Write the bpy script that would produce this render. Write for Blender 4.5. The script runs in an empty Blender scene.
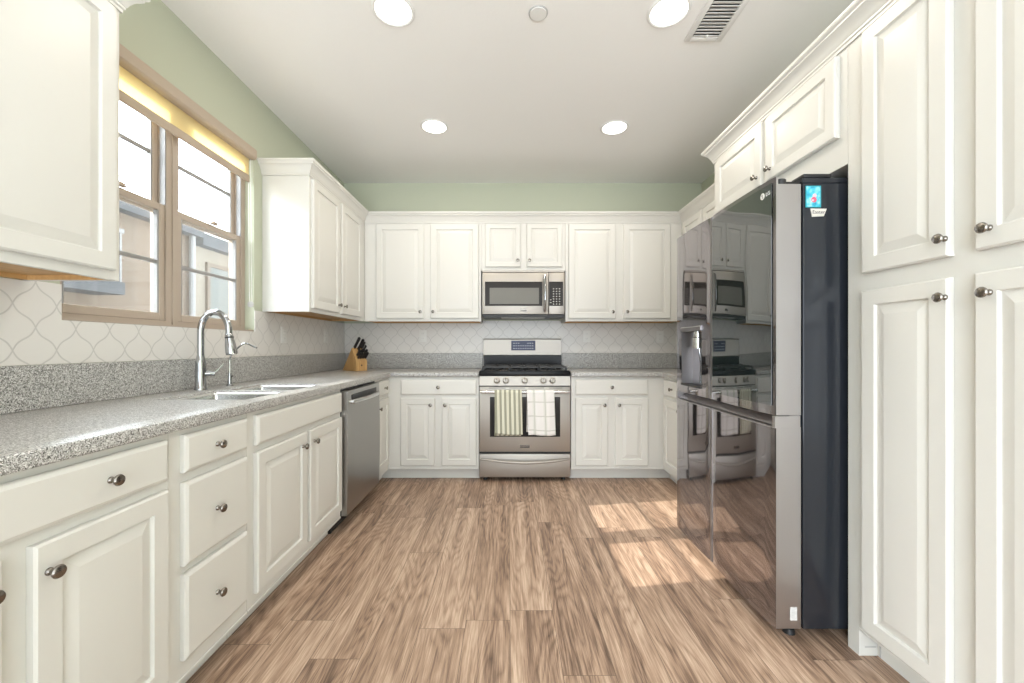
import bpy, bmesh, math, random
from mathutils import Matrix, Vector

scene = bpy.context.scene
C = scene.collection
PI = math.pi

# ------------------------------------------------------------------ camera, sky, sun, exposure
F, CX, CY = 410.0, 507.6, 346.8
cam_data = bpy.data.cameras.new('camera')
cam_data.sensor_width = 36.0
cam_data.lens = F / 1024.0 * 36.0
cam_data.shift_x = (512.0 - CX) / 1024.0
cam_data.shift_y = (CY - 341.5) / 1024.0
cam_data.clip_start = 0.02
cam = bpy.data.objects.new('camera', cam_data)
C.objects.link(cam)
cam.location = (0, 0, 1.12)
cam.rotation_euler = (PI / 2, 0, 0)
scene.camera = cam

SKY, SKY_SUNSIDE, LOWER_FILL = 4.0, 18.0, 2.4
world = bpy.data.worlds.new('sky')
scene.world = world
world.use_nodes = True
wb = world.node_tree.nodes['Background']
wb.inputs['Color'].default_value = (0.86, 0.935, 1.0, 1)
wnt = world.node_tree
# hazy sky, brighter on the sunny side (towards -X)
wtc = wnt.nodes.new('ShaderNodeTexCoord')
wdot = wnt.nodes.new('ShaderNodeVectorMath'); wdot.operation = 'DOT_PRODUCT'
wdot.inputs[1].default_value = Vector((-2.075, -0.325, 1.217)).normalized()
wnt.links.new(wtc.outputs['Generated'], wdot.inputs[0])
wmr = wnt.nodes.new('ShaderNodeMapRange'); wmr.interpolation_type = 'SMOOTHSTEP'
wmr.inputs['From Min'].default_value = 0.2
wmr.inputs['From Max'].default_value = 1.0
wmr.inputs['To Min'].default_value = SKY
wmr.inputs['To Max'].default_value = SKY_SUNSIDE
wnt.links.new(wdot.outputs['Value'], wmr.inputs['Value'])
# added fill: world brightened below the horizon to lift the ceiling
wsep = wnt.nodes.new('ShaderNodeSeparateXYZ')
wnt.links.new(wtc.outputs['Generated'], wsep.inputs[0])
wgr = wnt.nodes.new('ShaderNodeMapRange'); wgr.interpolation_type = 'SMOOTHSTEP'
wgr.inputs['From Min'].default_value = 0.0
wgr.inputs['From Max'].default_value = -0.25
wgr.inputs['To Min'].default_value = 1.0
wgr.inputs['To Max'].default_value = LOWER_FILL
wnt.links.new(wsep.outputs['Z'], wgr.inputs['Value'])
wmul = wnt.nodes.new('ShaderNodeMath'); wmul.operation = 'MULTIPLY'
wnt.links.new(wmr.outputs[0], wmul.inputs[0])
wnt.links.new(wgr.outputs[0], wmul.inputs[1])
wnt.links.new(wmul.outputs[0], wb.inputs['Strength'])

sun_data = bpy.data.lights.new('sun', 'SUN')
sun_data.energy = 11.0
sun_data.color = (1.0, 0.95, 0.86)
sun_data.angle = 0.009
sun = bpy.data.objects.new('sun', sun_data)
C.objects.link(sun)
sun.location = (-6, 1, 5)
sun.rotation_euler = Vector((2.075, 0.325, -1.217)).to_track_quat('-Z', 'Y').to_euler()

scene.view_settings.view_transform = 'Standard'
scene.view_settings.look = 'None'
scene.view_settings.gamma = 1.0
scene.view_settings.exposure = 0.05
scene.view_settings.use_curve_mapping = False

def portal(name, loc, rot, sx, sy):
    d = bpy.data.lights.new(name, 'AREA')
    d.shape = 'RECTANGLE'
    d.size, d.size_y = sx, sy
    d.cycles.is_portal = True
    o = bpy.data.objects.new(name, d)
    C.objects.link(o)
    o.location, o.rotation_euler = loc, rot
    return o
portal('window_daylight', (-1.78, 2.045, 1.80), (0, -PI / 2, 0), 1.16, 1.13)
portal('rear_fill_daylight', (0.15, -2.02, 1.33), (PI / 2, 0, 0), 3.3, 2.58)  # unseen opening behind the camera, added to let in fill daylight

DOWNLIGHT_W = 6.0

# ------------------------------------------------------------------ materials
def new_mat(name):
    m = bpy.data.materials.new(name)
    m.use_nodes = True
    nt = m.node_tree
    return m, nt, nt.nodes['Principled BSDF']

def mat(name, col, rough=0.5, metal=0.0, spec=0.5, **kw):
    m, nt, b = new_mat(name)
    b.inputs['Base Color'].default_value = (*col, 1)
    b.inputs['Roughness'].default_value = rough
    b.inputs['Metallic'].default_value = metal
    b.inputs['Specular IOR Level'].default_value = spec
    for k, v in kw.items():
        b.inputs[k.replace('_', ' ')].default_value = v
    return m

def N(nt, kind, **props):
    n = nt.nodes.new(kind)
    for k, v in props.items():
        setattr(n, k, v)
    return n

def math_node(nt, op, a, b=None, c=None):
    n = nt.nodes.new('ShaderNodeMath')
    n.operation = op
    for i, v in enumerate((a, b, c)):
        if v is None:
            continue
        if isinstance(v, (int, float)):
            n.inputs[i].default_value = v
        else:
            nt.links.new(v, n.inputs[i])
    return n.outputs[0]

def ramp(nt, fac, stops, interp='LINEAR'):
    n = nt.nodes.new('ShaderNodeValToRGB')
    cr = n.color_ramp
    cr.interpolation = interp
    while len(cr.elements) < len(stops):
        cr.elements.new(0.5)
    for e, (p, c) in zip(cr.elements, stops):
        e.position = p
        e.color = (*c, 1)
    nt.links.new(fac, n.inputs[0])
    return n.outputs[0]

def bump(nt, bsdf, h, strength, dist=0.01):
    n = nt.nodes.new('ShaderNodeBump')
    n.inputs['Strength'].default_value = strength
    n.inputs['Distance'].default_value = dist
    nt.links.new(h, n.inputs['Height'])
    nt.links.new(n.outputs[0], bsdf.inputs['Normal'])

def world_pos(nt):
    g = nt.nodes.new('ShaderNodeNewGeometry')
    s = nt.nodes.new('ShaderNodeSeparateXYZ')
    nt.links.new(g.outputs['Position'], s.inputs[0])
    return g.outputs['Position'], s.outputs[0], s.outputs[1], s.outputs[2]

def noise(nt, vec, scale, detail=2.0, rough=0.5):
    n = nt.nodes.new('ShaderNodeTexNoise')
    n.inputs['Scale'].default_value = scale
    n.inputs['Detail'].default_value = detail
    n.inputs['Roughness'].default_value = rough
    if vec is not None:
        nt.links.new(vec, n.inputs['Vector'])
    return n.outputs['Fac']

def combine(nt, x, y, z):
    n = nt.nodes.new('ShaderNodeCombineXYZ')
    for i, v in enumerate((x, y, z)):
        if isinstance(v, (int, float)):
            n.inputs[i].default_value = v
        else:
            nt.links.new(v, n.inputs[i])
    return n.outputs[0]

M = {}
M['cab'] = mat('white_cabinet_paint', (0.67, 0.658, 0.622), 0.38)
M['nickel'] = mat('brushed_nickel', (0.24, 0.22, 0.195), 0.26, 1.0)
M['chrome'] = mat('chrome', (0.43, 0.44, 0.455), 0.10, 1.0)
M['black'] = mat('black_enamel', (0.012, 0.012, 0.013), 0.22, 0.0, 0.2)
M['iron'] = mat('cast_iron', (0.02, 0.02, 0.021), 0.45)
M['rubber'] = mat('black_plastic', (0.015, 0.015, 0.016), 0.45)
M['dark'] = mat('dark_gap', (0.02, 0.02, 0.02), 0.8)
M['white_plastic'] = mat('white_plastic', (0.78, 0.77, 0.74), 0.4)
M['grey_plastic'] = mat('grey_plastic', (0.50, 0.49, 0.48), 0.5)
M['ceiling_white'] = mat('ceiling_fitting_white', (0.80, 0.79, 0.77), 0.5)
M['tan'] = mat('tan_window_frame', (0.44, 0.365, 0.30), 0.45)
M['muntin'] = mat('white_glazing_bar', (0.30, 0.295, 0.295), 0.4)
M['fabric_tan'] = mat('tan_blind_fabric', (0.47, 0.385, 0.305), 0.9)
M['stucco'] = mat('house_stucco', (0.20, 0.155, 0.118), 0.95)
M['cream'] = mat('cream_stucco', (0.29, 0.25, 0.20), 0.95)
M['slate'] = mat('blue_grey_slate', (0.095, 0.098, 0.105), 0.8)
M['bluewin'] = mat('far_window_glass', (0.155, 0.165, 0.15), 0.3)
M['soil'] = mat('concrete_yard', (0.45, 0.43, 0.40), 0.95)
M['block'] = None

def wall_paint():
    m, nt, b = new_mat('sage_green_wall_paint')
    p, x, y, z = world_pos(nt)
    b.inputs['Base Color'].default_value = (0.505, 0.525, 0.41, 1)
    b.inputs['Roughness'].default_value = 0.75
    bump(nt, b, noise(nt, p, 130, 3), 0.06, 0.004)
    return m
M['wall'] = wall_paint()

def ceiling_paint():
    m, nt, b = new_mat('white_ceiling_paint')
    p, x, y, z = world_pos(nt)
    b.inputs['Base Color'].default_value = (0.90, 0.885, 0.865, 1)
    b.inputs['Roughness'].default_value = 0.85
    bump(nt, b, noise(nt, p, 60, 4), 0.10, 0.006)
    return m
M['ceiling'] = ceiling_paint()

def granite():
    m, nt, b = new_mat('speckled_grey_granite')
    p, x, y, z = world_pos(nt)
    v = N(nt, 'ShaderNodeTexVoronoi')
    v.inputs['Scale'].default_value = 420
    nt.links.new(p, v.inputs['Vector'])
    s = N(nt, 'ShaderNodeSeparateColor')
    nt.links.new(v.outputs['Color'], s.inputs[0])
    col = ramp(nt, s.outputs[0], [(0.0, (0.07, 0.067, 0.064)), (0.12, (0.20, 0.19, 0.178)),
                                  (0.32, (0.36, 0.348, 0.33)), (0.56, (0.50, 0.492, 0.475)),
                                  (0.82, (0.72, 0.715, 0.70))], 'CONSTANT')
    n = noise(nt, p, 260, 2)
    mix = N(nt, 'ShaderNodeMix', data_type='RGBA', blend_type='OVERLAY')
    mix.inputs['Factor'].default_value = 0.45
    nt.links.new(col, mix.inputs['A'])
    nt.links.new(n, mix.inputs['B'])
    nt.links.new(mix.outputs['Result'], b.inputs['Base Color'])
    b.inputs['Roughness'].default_value = 0.30
    return m
M['granite'] = granite()

def lantern_tile(name, axis, u0):
    """off-white lantern-shaped tiles, 13 x 15.5 cm, thin grey joints; u runs along the wall"""
    m, nt, b = new_mat(name)
    p, x, y, z = world_pos(nt)
    h = y if axis == 'y' else x
    P, Q, A = 0.130, 0.155, 0.050
    u = math_node(nt, 'DIVIDE', math_node(nt, 'SUBTRACT', h, u0), P)
    v = math_node(nt, 'DIVIDE', math_node(nt, 'SUBTRACT', z, 1.185), Q)
    v = math_node(nt, 'ADD', v, 0.5)
    s = math_node(nt, 'ADD', u, v)
    d = math_node(nt, 'SUBTRACT', v, u)
    sd = math_node(nt, 'MULTIPLY', math_node(nt, 'SINE', math_node(nt, 'MULTIPLY', d, 2 * PI)), A)
    ss = math_node(nt, 'MULTIPLY', math_node(nt, 'SINE', math_node(nt, 'MULTIPLY', s, 2 * PI)), A)
    f1 = math_node(nt, 'ADD', s, sd)
    f2 = math_node(nt, 'ADD', d, ss)
    def joint(f):
        fr = math_node(nt, 'FRACT', f)
        return math_node(nt, 'ABSOLUTE', math_node(nt, 'SUBTRACT', fr, 0.5))
    g = math_node(nt, 'MINIMUM', joint(f1), joint(f2))
    mask = N(nt, 'ShaderNodeMapRange')
    mask.inputs['From Min'].default_value = 0.014
    mask.inputs['From Max'].default_value = 0.034
    nt.links.new(g, mask.inputs['Value'])
    col = ramp(nt, mask.outputs[0], [(0.0, (0.565, 0.545, 0.52)), (1.0, (0.72, 0.695, 0.665))])
    nt.links.new(col, b.inputs['Base Color'])
    b.inputs['Roughness'].default_value = 0.28
    bump(nt, b, mask.outputs[0], 0.25, 0.003)
    return m
M['tile_left'] = lantern_tile('lantern_tile_left', 'y', 1.397)
M['tile_back'] = lantern_tile('lantern_tile_back', 'x', 0.02)

def floor_wood():
    m, nt, b = new_mat('oak_plank_floor')
    p, x, y, z = world_pos(nt)
    W, L = 0.180, 1.22
    xs_ = math_node(nt, 'ADD', x, 5.03)
    row = math_node(nt, 'FLOOR', math_node(nt, 'DIVIDE', xs_, W))
    wn = N(nt, 'ShaderNodeTexWhiteNoise', noise_dimensions='1D')
    nt.links.new(row, wn.inputs['W'])
    yy = math_node(nt, 'ADD', math_node(nt, 'ADD', y, 9.0), math_node(nt, 'MULTIPLY', wn.outputs['Value'], L))
    cell = math_node(nt, 'FLOOR', math_node(nt, 'DIVIDE', yy, L))
    w2 = N(nt, 'ShaderNodeTexWhiteNoise', noise_dimensions='2D')
    nt.links.new(combine(nt, row, cell, 0.0), w2.inputs['Vector'])
    pid = w2.outputs['Value']
    off = math_node(nt, 'MULTIPLY', pid, 53.0)
    def edge(c, size):
        f = math_node(nt, 'FRACT', math_node(nt, 'DIVIDE', c, size))
        d = math_node(nt, 'MINIMUM', f, math_node(nt, 'SUBTRACT', 1.0, f))
        return math_node(nt, 'MULTIPLY', d, size)
    seam = math_node(nt, 'LESS_THAN', math_node(nt, 'MINIMUM', edge(xs_, W), edge(yy, L)), 0.0009)
    yo = math_node(nt, 'ADD', y, off)
    # growth-ring figure: a smooth field stretched along the plank, cut into thin bands
    fig = noise(nt, combine(nt, math_node(nt, 'MULTIPLY', x, 6.0), math_node(nt, 'MULTIPLY', yo, 0.75), off), 1.0, 2.0, 0.45)
    band = math_node(nt, 'FRACT', math_node(nt, 'MULTIPLY', fig, 24.0))
    band = math_node(nt, 'POWER', math_node(nt, 'ABSOLUTE', math_node(nt, 'SUBTRACT', math_node(nt, 'MULTIPLY', band, 2.0), 1.0)), 1.6)
    fine = noise(nt, combine(nt, math_node(nt, 'MULTIPLY', x, 260.0), math_node(nt, 'MULTIPLY', yo, 9.0), off), 1.0, 3.0, 0.65)
    streak = noise(nt, combine(nt, math_node(nt, 'MULTIPLY', x, 85.0), math_node(nt, 'MULTIPLY', yo, 2.6), off), 1.0, 3.0, 0.65)
    broad = noise(nt, combine(nt, math_node(nt, 'MULTIPLY', x, 20.0), math_node(nt, 'MULTIPLY', yo, 1.0), off), 1.0, 2.0, 0.5)
    t = math_node(nt, 'MULTIPLY', pid, 0.13)
    t = math_node(nt, 'ADD', t, math_node(nt, 'MULTIPLY', band, -0.16))
    t = math_node(nt, 'ADD', t, math_node(nt, 'MULTIPLY', fine, 0.70))
    t = math_node(nt, 'ADD', t, math_node(nt, 'MULTIPLY', streak, 0.68))
    t = math_node(nt, 'ADD', t, math_node(nt, 'MULTIPLY', broad, 0.75))
    t = math_node(nt, 'SUBTRACT', t, 0.57)
    col = ramp(nt, t, [(0.12, (0.085, 0.050, 0.034)), (0.34, (0.225, 0.142, 0.097)), (0.54, (0.40, 0.268, 0.187)),
                       (0.82, (0.63, 0.47, 0.355))])
    mix = N(nt, 'ShaderNodeMix', data_type='RGBA')
    nt.links.new(seam, mix.inputs['Factor'])
    nt.links.new(col, mix.inputs['A'])
    mix.inputs['B'].default_value = (0.12, 0.08, 0.055, 1)
    nt.links.new(mix.outputs['Result'], b.inputs['Base Color'])
    b.inputs['Roughness'].default_value = 0.42
    bump(nt, b, fine, 0.08, 0.002)
    return m
M['floor'] = floor_wood()

def wood(name, c1, c2, along, rough=0.5):
    m, nt, b = new_mat(name)
    tc = N(nt, 'ShaderNodeTexCoord')
    mp = N(nt, 'ShaderNodeMapping')
    sc = [60, 60, 60]
    sc[along] = 5
    mp.inputs['Scale'].default_value = sc
    nt.links.new(tc.outputs['Object'], mp.inputs['Vector'])
    n = noise(nt, mp.outputs[0], 1.0, 3)
    nt.links.new(ramp(nt, n, [(0.3, c1), (0.7, c2)]), b.inputs['Base Color'])
    b.inputs['Roughness'].default_value = rough
    return m
M['maple'] = wood('maple_veneer', (0.42, 0.235, 0.085), (0.56, 0.335, 0.135), 0)
M['block'] = wood('knife_block_wood', (0.44, 0.245, 0.085), (0.60, 0.37, 0.155), 2)

def brushed(name, col, rough, along=0, amount=0.12):
    m, nt, b = new_mat(name)
    tc = N(nt, 'ShaderNodeTexCoord')
    mp = N(nt, 'ShaderNodeMapping')
    sc = [400, 400, 400]
    sc[along] = 3
    mp.inputs['Scale'].default_value = sc
    nt.links.new(tc.outputs['Object'], mp.inputs['Vector'])
    n = noise(nt, mp.outputs[0], 1.0, 2)
    b.inputs['Base Color'].default_value = (*col, 1)
    b.inputs['Metallic'].default_value = 1.0
    r = N(nt, 'ShaderNodeMapRange')
    r.inputs['To Min'].default_value = rough - amount / 2
    r.inputs['To Max'].default_value = rough + amount / 2
    nt.links.new(n, r.inputs['Value'])
    nt.links.new(r.outputs[0], b.inputs['Roughness'])
    return m
M['steel'] = brushed('brushed_stainless_steel', (0.45, 0.42, 0.385), 0.50)
M['steel_dw'] = brushed('dishwasher_stainless_steel', (0.36, 0.35, 0.335), 0.30, 2, 0.03)
M['steel_sink'] = brushed('sink_stainless_steel', (0.62, 0.62, 0.61), 0.25)
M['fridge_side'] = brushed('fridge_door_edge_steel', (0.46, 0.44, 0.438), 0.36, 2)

def wavy_metal(name, col, rough, metal, ior=1.5):
    m, nt, b = new_mat(name)
    tc = N(nt, 'ShaderNodeTexCoord')
    b.inputs['Base Color'].default_value = (*col, 1)
    b.inputs['Metallic'].default_value = metal
    b.inputs['Roughness'].default_value = rough
    b.inputs['IOR'].default_value = ior
    bump(nt, b, noise(nt, tc.outputs['Object'], 2.3, 1), 0.10, 0.05)
    return m
M['fridge_front'] = wavy_metal('black_stainless_mirror', (0.31, 0.29, 0.30), 0.05, 0.95)
M['fridge_glass'] = wavy_metal('black_mirror_glass', (0.010, 0.016, 0.016), 0.02, 0.0, 2.35)
M['fridge_body'] = mat('fridge_body_charcoal', (0.017, 0.020, 0.026), 0.17)
M['recess'] = brushed('dispenser_recess_grey', (0.36, 0.345, 0.355), 0.4, 2)
M['oven_glass'] = mat('oven_black_glass', (0.014, 0.012, 0.011), 0.08, 0.0, 0.25)
M['mw_screen'] = mat('microwave_screen', (0.19, 0.185, 0.165), 0.22, 0.0, 0.2)
M['mw_dark'] = mat('microwave_dark_glass', (0.030, 0.026, 0.023), 0.12, 0.0, 0.15)
M['display'] = mat('blue_grey_display', (0.075, 0.085, 0.14), 0.2, 0.0, 0.2)
M['display_mark'] = mat('display_marking', (0.42, 0.44, 0.52), 0.4)
M['keypad'] = mat('keypad_marking', (0.55, 0.54, 0.50), 0.5)
M['logo'] = mat('logo_white', (0.80, 0.80, 0.78), 0.4)

def lamp_lens():
    m, nt, b = new_mat('lit_lamp_lens')
    b.inputs['Base Color'].default_value = (0.9, 0.9, 0.88, 1)
    b.inputs['Emission Color'].default_value = (1.0, 0.97, 0.92, 1)
    b.inputs['Emission Strength'].default_value = 4.0
    return m
M['lens'] = lamp_lens()

def thin_glass(name, tint, haze):
    m = bpy.data.materials.new(name)
    m.use_nodes = True
    nt = m.node_tree
    nt.nodes.remove(nt.nodes['Principled BSDF'])
    out = nt.nodes['Material Output']
    tr = N(nt, 'ShaderNodeBsdfTransparent')
    tr.inputs['Color'].default_value = (*tint, 1)
    gl = N(nt, 'ShaderNodeBsdfGlossy')
    gl.inputs['Roughness'].default_value = 0.02
    fr = N(nt, 'ShaderNodeLayerWeight')
    fr.inputs['Blend'].default_value = 0.5
    refl = math_node(nt, 'ADD', 0.03, math_node(nt, 'MULTIPLY', math_node(nt, 'POWER', fr.outputs['Facing'], 5.0), 0.6))
    mx = N(nt, 'ShaderNodeMixShader')
    nt.links.new(refl, mx.inputs[0])
    nt.links.new(tr.outputs[0], mx.inputs[1])
    nt.links.new(gl.outputs[0], mx.inputs[2])
    last = mx.outputs[0]
    if haze:
        df = N(nt, 'ShaderNodeBsdfDiffuse')
        df.inputs['Color'].default_value = (0.55, 0.54, 0.53, 1)
        m2 = N(nt, 'ShaderNodeMixShader')
        m2.inputs[0].default_value = haze
        nt.links.new(last, m2.inputs[1])
        nt.links.new(df.outputs[0], m2.inputs[2])
        last = m2.outputs[0]
    nt.links.new(last, out.inputs['Surface'])
    return m
M['glass'] = thin_glass('clear_window_glass', (0.97, 0.98, 0.98), 0)
M['screen'] = thin_glass('insect_screen_mesh', (0.93, 0.93, 0.93), 0.07)

def blind_cloth():
    m = bpy.data.materials.new('cream_translucent_blind')
    m.use_nodes = True
    nt = m.node_tree
    nt.nodes.remove(nt.nodes['Principled BSDF'])
    out = nt.nodes['Material Output']
    d = N(nt, 'ShaderNodeBsdfDiffuse')
    d.inputs['Color'].default_value = (0.78, 0.70, 0.50, 1)
    t = N(nt, 'ShaderNodeBsdfTranslucent')
    t.inputs['Color'].default_value = (0.92, 0.80, 0.50, 1)
    mx = N(nt, 'ShaderNodeMixShader')
    mx.inputs[0].default_value = 0.72
    nt.links.new(d.outputs[0], mx.inputs[1])
    nt.links.new(t.outputs[0], mx.inputs[2])
    nt.links.new(mx.outputs[0], out.inputs['Surface'])
    return m
M['blind'] = blind_cloth()

def towel_mat(name, kind):
    m, nt, b = new_mat(name)
    tc = N(nt, 'ShaderNodeTexCoord')
    s = N(nt, 'ShaderNodeSeparateXYZ')
    nt.links.new(tc.outputs['UV'], s.inputs[0])
    u, v = s.outputs[0], s.outputs[1]
    def band(c, period, width, phase=0.0):
        f = math_node(nt, 'FRACT', math_node(nt, 'ADD', math_node(nt, 'DIVIDE', c, period), phase))
        return math_node(nt, 'LESS_THAN', f, width)
    if kind == 'stripe':
        a = band(u, 0.038, 0.52)
        k = band(u, 0.038, 0.12, 0.30)
        mix = N(nt, 'ShaderNodeMix', data_type='RGBA')
        nt.links.new(a, mix.inputs['Factor'])
        mix.inputs['A'].default_value = (0.76, 0.74, 0.62, 1)
        mix.inputs['B'].default_value = (0.33, 0.325, 0.245, 1)
        m2 = N(nt, 'ShaderNodeMix', data_type='RGBA')
        nt.links.new(k, m2.inputs['Factor'])
        nt.links.new(mix.outputs['Result'], m2.inputs['A'])
        m2.inputs['B'].default_value = (0.60, 0.585, 0.45, 1)
        col = m2.outputs['Result']
    else:
        a = math_node(nt, 'MAXIMUM', band(u, 0.088, 0.10, 0.42), band(v, 0.115, 0.07, 0.3))
        w = math_node(nt, 'MAXIMUM', band(u, 0.088, 0.32, 0.55), 0.0)
        mix = N(nt, 'ShaderNodeMix', data_type='RGBA')
        nt.links.new(math_node(nt, 'MULTIPLY', w, 0.5), mix.inputs['Factor'])
        mix.inputs['A'].default_value = (0.82, 0.79, 0.77, 1)
        mix.inputs['B'].default_value = (0.66, 0.67, 0.60, 1)
        m2 = N(nt, 'ShaderNodeMix', data_type='RGBA')
        nt.links.new(math_node(nt, 'MULTIPLY', a, 0.75), m2.inputs['Factor'])
        nt.links.new(mix.outputs['Result'], m2.inputs['A'])
        m2.inputs['B'].default_value = (0.50, 0.49, 0.44, 1)
        col = m2.outputs['Result']
    nt.links.new(col, b.inputs['Base Color'])
    b.inputs['Roughness'].default_value = 0.95
    bump(nt, b, noise(nt, tc.outputs['Object'], 500, 2), 0.3, 0.002)
    return m
M['towel_stripe'] = towel_mat('striped_towel_cloth', 'stripe')
M['towel_check'] = towel_mat('checked_towel_cloth', 'check')

def magnet_picture():
    m, nt, b = new_mat('blue_picture_print')
    tc = N(nt, 'ShaderNodeTexCoord')
    n = noise(nt, tc.outputs['Object'], 38, 3)
    col = ramp(nt, n, [(0.34, (0.01, 0.22, 0.34)), (0.48, (0.05, 0.46, 0.60)), (0.60, (0.30, 0.66, 0.76)), (0.70, (0.62, 0.84, 0.88))])
    nt.links.new(col, b.inputs['Base Color'])
    b.inputs['Roughness'].default_value = 0.3
    return m
M['picture'] = magnet_picture()
M['coral'] = mat('pink_print', (0.66, 0.10, 0.17), 0.4)
M['coral_light'] = mat('pale_pink_print', (0.80, 0.50, 0.52), 0.4)
M['sticker'] = mat('sticker_white', (0.60, 0.595, 0.58), 0.6)
M['silver'] = mat('silver_banner', (0.62, 0.59, 0.53), 0.35)
M['ink'] = mat('dark_ink', (0.03, 0.027, 0.025), 0.5)

# ------------------------------------------------------------------ mesh helpers
class MB:
    def __init__(self):
        self.bm = bmesh.new()
        self.slot = 0
        self.T = Matrix.Identity(4)
    def _done(self, verts, faces):
        for v in verts:
            v.co = self.T @ v.co
        for f in faces:
            f.material_index = self.slot
    def box(self, x0, x1, y0, y1, z0, z1, bev=0.0, seg=2):
        if x1 < x0: x0, x1 = x1, x0
        if y1 < y0: y0, y1 = y1, y0
        if z1 < z0: z0, z1 = z1, z0
        mtx = Matrix.Translation(((x0 + x1) / 2, (y0 + y1) / 2, (z0 + z1) / 2)) @ Matrix.Diagonal((x1 - x0, y1 - y0, z1 - z0, 1))
        r = bmesh.ops.create_cube(self.bm, size=1.0, matrix=mtx)
        vs = r['verts']
        if bev > 0:
            es = list({e for v in vs for e in v.link_edges})
            fs0 = {f for v in vs for f in v.link_faces}
            r2 = bmesh.ops.bevel(self.bm, geom=es, offset=bev, segments=seg, profile=0.5, affect='EDGES', clamp_overlap=True)
            fs = set(r2['faces']) | {f for f in fs0 if f.is_valid}
            for v in r2['verts']:
                fs |= set(v.link_faces)
            vs = list({v for f in fs for v in f.verts})
        fs = list({f for v in vs for f in v.link_faces})
        self._done(vs, fs)
        return self
    def poly_prism(self, pts, a0, a1, axis='x', bev=0.0):
        """pts in the two remaining axes, extruded along axis from a0 to a1"""
        def co(p, a):
            return {'x': (a, p[0], p[1]), 'y': (p[0], a, p[1]), 'z': (p[0], p[1], a)}[axis]
        lo = [self.bm.verts.new(co(p, a0)) for p in pts]
        hi = [self.bm.verts.new(co(p, a1)) for p in pts]
        n = len(pts)
        fs = [self.bm.faces.new(lo[::-1]), self.bm.faces.new(hi)]
        for i in range(n):
            j = (i + 1) % n
            fs.append(self.bm.faces.new((lo[i], lo[j], hi[j], hi[i])))
        bmesh.ops.recalc_face_normals(self.bm, faces=fs)
        self._done(lo + hi, fs)
        return self
    def rings(self, rects, cap_first=True, cap_last=True):
        """rects: list of (x0,x1,z0,z1,y): a stack of rectangles joined into one skin"""
        loops = []
        for x0, x1, z0, z1, y in rects:
            loops.append([self.bm.verts.new(c) for c in ((x0, y, z0), (x1, y, z0), (x1, y, z1), (x0, y, z1))])
        fs = []
        for a, b in zip(loops, loops[1:]):
            for i in range(4):
                j = (i + 1) % 4
                fs.append(self.bm.faces.new((a[i], a[j], b[j], b[i])))
        if cap_first: fs.append(self.bm.faces.new(loops[0][::-1]))
        if cap_last: fs.append(self.bm.faces.new(loops[-1]))
        bmesh.ops.recalc_face_normals(self.bm, faces=fs)
        self._done([v for l in loops for v in l], fs)
        return self
    def lathe(self, prof, seg=24, mtx=None, caps=True):
        """prof: list of (r, z) around local z, closed with caps where r == 0"""
        mtx = mtx or Matrix.Identity(4)
        loops = []
        for r, z in prof:
            if r < 1e-6:
                loops.append([self.bm.verts.new(mtx @ Vector((0, 0, z)))])
            else:
                loops.append([self.bm.verts.new(mtx @ Vector((r * math.cos(2 * PI * k / seg), r * math.sin(2 * PI * k / seg), z))) for k in range(seg)])
        fs = []
        for a, b in zip(loops, loops[1:]):
            for k in range(seg):
                j = (k + 1) % seg
                if len(a) == 1 and len(b) == 1: continue
                if len(a) == 1: fs.append(self.bm.faces.new((a[0], b[j], b[k])))
                elif len(b) == 1: fs.append(self.bm.faces.new((a[k], a[j], b[0])))
                else: fs.append(self.bm.faces.new((a[k], a[j], b[j], b[k])))
        if not caps:                                   # a ring: join the last loop back to the first
            a, b = loops[-1], loops[0]
            for k in range(seg):
                j = (k + 1) % seg
                fs.append(self.bm.faces.new((a[k], a[j], b[j], b[k])))
        if caps and len(loops[0]) > 1: fs.append(self.bm.faces.new(loops[0][::-1]))
        if caps and len(loops[-1]) > 1: fs.append(self.bm.faces.new(loops[-1]))
        bmesh.ops.recalc_face_normals(self.bm, faces=fs)
        self._done([v for l in loops for v in l], fs)
        return self
    def tube(self, pts, rad, seg=12):
        pts = [Vector(p) for p in pts]
        rads = rad if isinstance(rad, (list, tuple)) else [rad] * len(pts)
        t0 = (pts[1] - pts[0]).normalized()
        up = Vector((0, 0, 1)) if abs(t0.z) < 0.9 else Vector((1, 0, 0))
        nrm = (up - t0 * up.dot(t0)).normalized()
        loops = []
        for i, p in enumerate(pts):
            if i == 0: t = t0
            elif i == len(pts) - 1: t = (pts[i] - pts[i - 1]).normalized()
            else: t = ((pts[i + 1] - p).normalized() + (p - pts[i - 1]).normalized()).normalized()
            nrm = (nrm - t * nrm.dot(t)).normalized()
            bi = t.cross(nrm)
            loops.append([self.bm.verts.new(p + (nrm * math.cos(2 * PI * k / seg) + bi * math.sin(2 * PI * k / seg)) * rads[i]) for k in range(seg)])
        fs = []
        for a, b in zip(loops, loops[1:]):
            for k in range(seg):
                j = (k + 1) % seg
                fs.append(self.bm.faces.new((a[k], a[j], b[j], b[k])))
        fs.append(self.bm.faces.new(loops[0][::-1]))
        fs.append(self.bm.faces.new(loops[-1]))
        bmesh.ops.recalc_face_normals(self.bm, faces=fs)
        self._done([v for l in loops for v in l], fs)
        return self
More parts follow.
